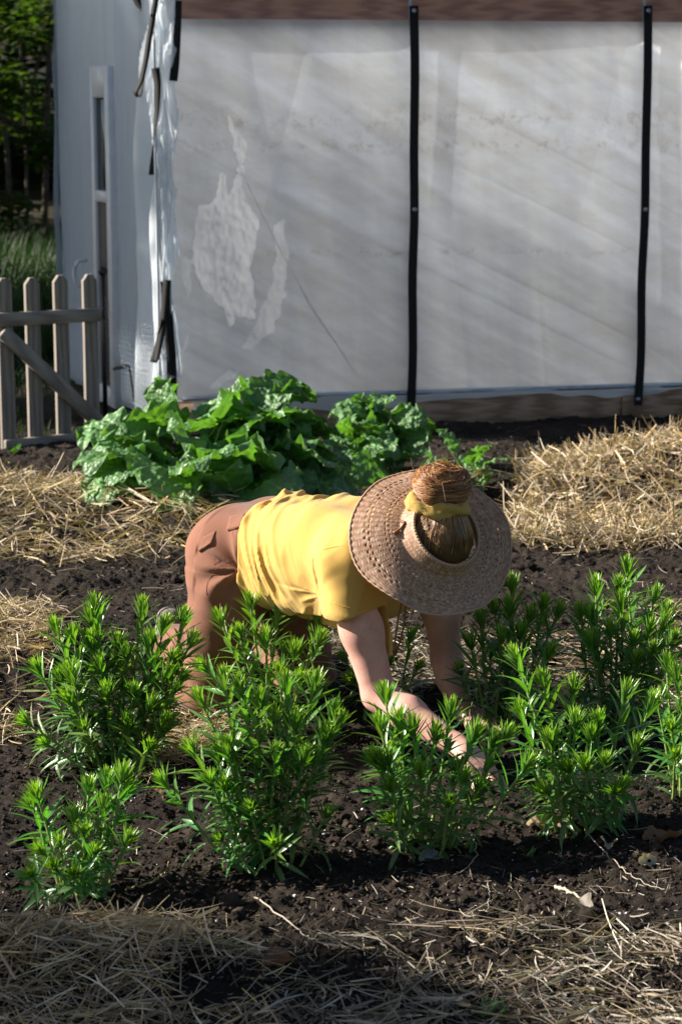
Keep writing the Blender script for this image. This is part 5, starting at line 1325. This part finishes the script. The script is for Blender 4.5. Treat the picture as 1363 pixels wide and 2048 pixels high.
def make_tree(name, loc, trunk_h, rx, rz, n, leaf, seed, label, tr=.14, group='trees around the garden'):
    root = empty(name, loc, label, 'tree', group)
    (V, F, C, U), cc = crown_mesh(seed, n, rx, rz, leaf)
    cz = trunk_h + rz * .55
    V = V + [0, 0, cz]; mesh_obj('crown', V, F, None, M['tleaf'], root, C, U)
    rg = np.random.default_rng(seed + 1); mb = MB()
    z = np.linspace(-.1, cz + rz * .5, 9); pts = np.stack([.12 * np.sin(z * .7 + seed), .1 * np.cos(z * .6 + seed), z], -1)
    v, q, t3 = tube(pts, np.linspace(tr, tr * .35, 9), 9); mb.add(v, q, t3)
    for c in cc[:10]:
        h = rg.uniform(.55, .9) * cz; b = np.array([.12 * math.sin(h * .7 + seed), .1 * math.cos(h * .6 + seed), h])
        e = c + [0, 0, cz]; m = (b + e) / 2 + [0, 0, .1]
        v, q, t3 = tube(spline([b, m, e], 7), np.linspace(tr * .4, tr * .08, 7), 6); mb.add(v, q, t3)
    mb.build('trunk', M['bark'], root)
make_tree('deciduous_tree', (-3.75, 19.5, 0), .9, 1.35, 1.7, 9000, .12, 1, 'bright green leafy tree nearest the greenhouse in the top left')
make_tree('deciduous_tree', (-5.6, 24, 0), 1.2, 2.4, 3.2, 11000, .15, 2, 'dark tree behind the bright leafy one')
make_tree('deciduous_tree', (-3.4, 27, .3), 1.6, 2.2, 3.2, 10000, .15, 3, 'shaded tree deep in the woods behind the greenhouse')
make_tree('shade_tree', (-10.2, 13.9, 0), 4.9, 2.2, 1.7, 22000, .22, 6, 'tall tree left of the greenhouse end shading its end wall', .2)
make_tree('shade_tree', (-12.4, 3.85, 0), 5.3, 2.0, 2.2, 9000, .20, 5, 'tree at the garden edge shading the bottom left straw', .2)
def woods():
    rg = np.random.default_rng(9); mb = MB(); n = 40000
    p = np.stack([rg.uniform(-14, 6, n), rg.uniform(29, 36, n), 13 * rg.random(n) ** 1.3 + .2], -1)
    keep = vnoise(p[:, 0] * .8, p[:, 2] * .8, p[:, 1] * .5, 3) > -.45; p = p[keep]; n = len(p)
    L = .28 + .25 * rg.random(n)
    V, F, C, U = leaf_batch(p, rg.random(n) * 6.28, -.4 + .8 * rg.random(n), -.4 * rg.random(n), L, L * .6, .2 + 0 * L, np.array([.030, .058, .016]) * (.6 + .8 * rg.random((n, 1))), 4)
    tag(mesh_obj('distant_woods', V, F, None, M['tleaf'], None, C, U), 'dark distant woods behind the greenhouse', None, None, 'stuff')
    for k, (px, Y, h, r) in enumerate([(28, 23, 4.5, .035), (50, 22.5, 4.2, .022), (84, 24, 5, .04)]):
        b = G(px, 540); b = np.array([(px - CW / 2) / FPX * Y, Y, 0.0])
        rt = empty('sapling', b, ['thin trunk nearest the left picture edge in the dark woods', 'thinnest upright trunk in the dark woods', 'slanting trunk in the dark woods close to the greenhouse end', 'thick dark trunk at the left picture edge', 'dark trunk close to the greenhouse end'][k], 'tree', 'trunks in the woods')
        z = np.linspace(-.2, h, 8); pts = np.stack([.10 * z * (k - .8) * .8 + .05 * np.sin(z + k), 0 * z, z], -1)
        v, q, t3 = tube(pts, np.linspace(r, r * .5, 8), 7); mesh_obj('trunk', v, q, t3, M['bark'], rt)
        (V, F, C, U), _ = crown_mesh(70 + k, 1400, .8, .9, .13, 9); mesh_obj('crown', V + [pts[-1][0], 0, h], F, None, M['tleaf'], rt, C, U)
woods()
def grass():
    rg = np.random.default_rng(12)
    n1 = 30000; y = rg.uniform(13.0, 21, n1); x = -681 / 4200 * y * rg.uniform(.45, 2.2, n1)
    y2 = rg.uniform(9.6, 13, 2600); x2 = -681 / 4200 * y2 * rg.uniform(.80, 1.9, 2600)
    k2 = vnoise(x2 * 2.2, y2 * 2.2, None, 4) > .1; y2 = y2[k2]; x2 = x2[k2]
    x = np.concatenate([x, x2]); y = np.concatenate([y, y2]); n = len(x)
    hgt = np.concatenate([rg.uniform(.18, .48, n1), rg.uniform(.04, .13, len(x2))]) * (1 + .4 * vnoise(x * .8, y * .8, None, 6))
    V, F, C, U = leaf_batch(np.stack([x, y, -.03 + 0 * x], -1), rg.random(n) * 6.28, 1.0 + .5 * rg.random(n), -.9 * rg.random(n), hgt, .008 + .006 * rg.random(n), .3 + 0 * x, np.array([.022, .054, .010]) * (.6 + .8 * rg.random((n, 1))), 4)
    tag(mesh_obj('grass', V, F, None, M['grass'], None, C, U), 'tall green grass behind the gate', None, None, 'stuff')
grass()

# ------------------------------------------------------------------ light, sky, camera
SUN_EL, SUN_A = math.radians(29), math.radians(8)
sd = np.array([-math.cos(SUN_A) * math.cos(SUN_EL), math.sin(SUN_A) * math.cos(SUN_EL), math.sin(SUN_EL)])
w = bpy.data.worlds.new('World'); S.world = w; w.use_nodes = True
nt = w.node_tree; bg = nt.nodes['Background']; sky = nt.nodes.new('ShaderNodeTexSky'); sky.sky_type = 'NISHITA'; sky.sun_disc = False
sky.sun_elevation = SUN_EL; sky.sun_rotation = math.atan2(sd[0], sd[1]) % (2 * math.pi)
nt.links.new(sky.outputs[0], bg.inputs[0]); bg.inputs[1].default_value = .042
L = bpy.data.lights.new('sun', 'SUN'); L.energy = 5.0; L.angle = math.radians(.53); L.color = (1, .93, .82)
lo = link(bpy.data.objects.new('sun', L)); lo.rotation_euler = Vector(sd).to_track_quat('Z', 'Y').to_euler(); lo.location = (-8, 6, 8)

cd = bpy.data.cameras.new('camera'); cam = link(bpy.data.objects.new('camera', cd)); S.camera = cam
cam.location = (0, 0, CAMZ); cam.rotation_euler = (math.pi / 2 - PITCH, 0, 0)
cd.sensor_fit = 'VERTICAL'; cd.sensor_height = 36; cd.lens = FPX * 36 / CH; cd.clip_end = 500; cd.clip_start = .1
cd.dof.use_dof = True; cd.dof.focus_distance = 5.1; cd.dof.aperture_fstop = 7.1
S.view_settings.view_transform = 'Standard'; S.view_settings.look = 'None'; S.view_settings.gamma = 1; S.view_settings.exposure = 1.25
S.cycles.max_bounces = 8; S.cycles.transparent_max_bounces = 12; S.cycles.use_denoising = True
S.render.resolution_x = 681; S.render.resolution_y = 1024
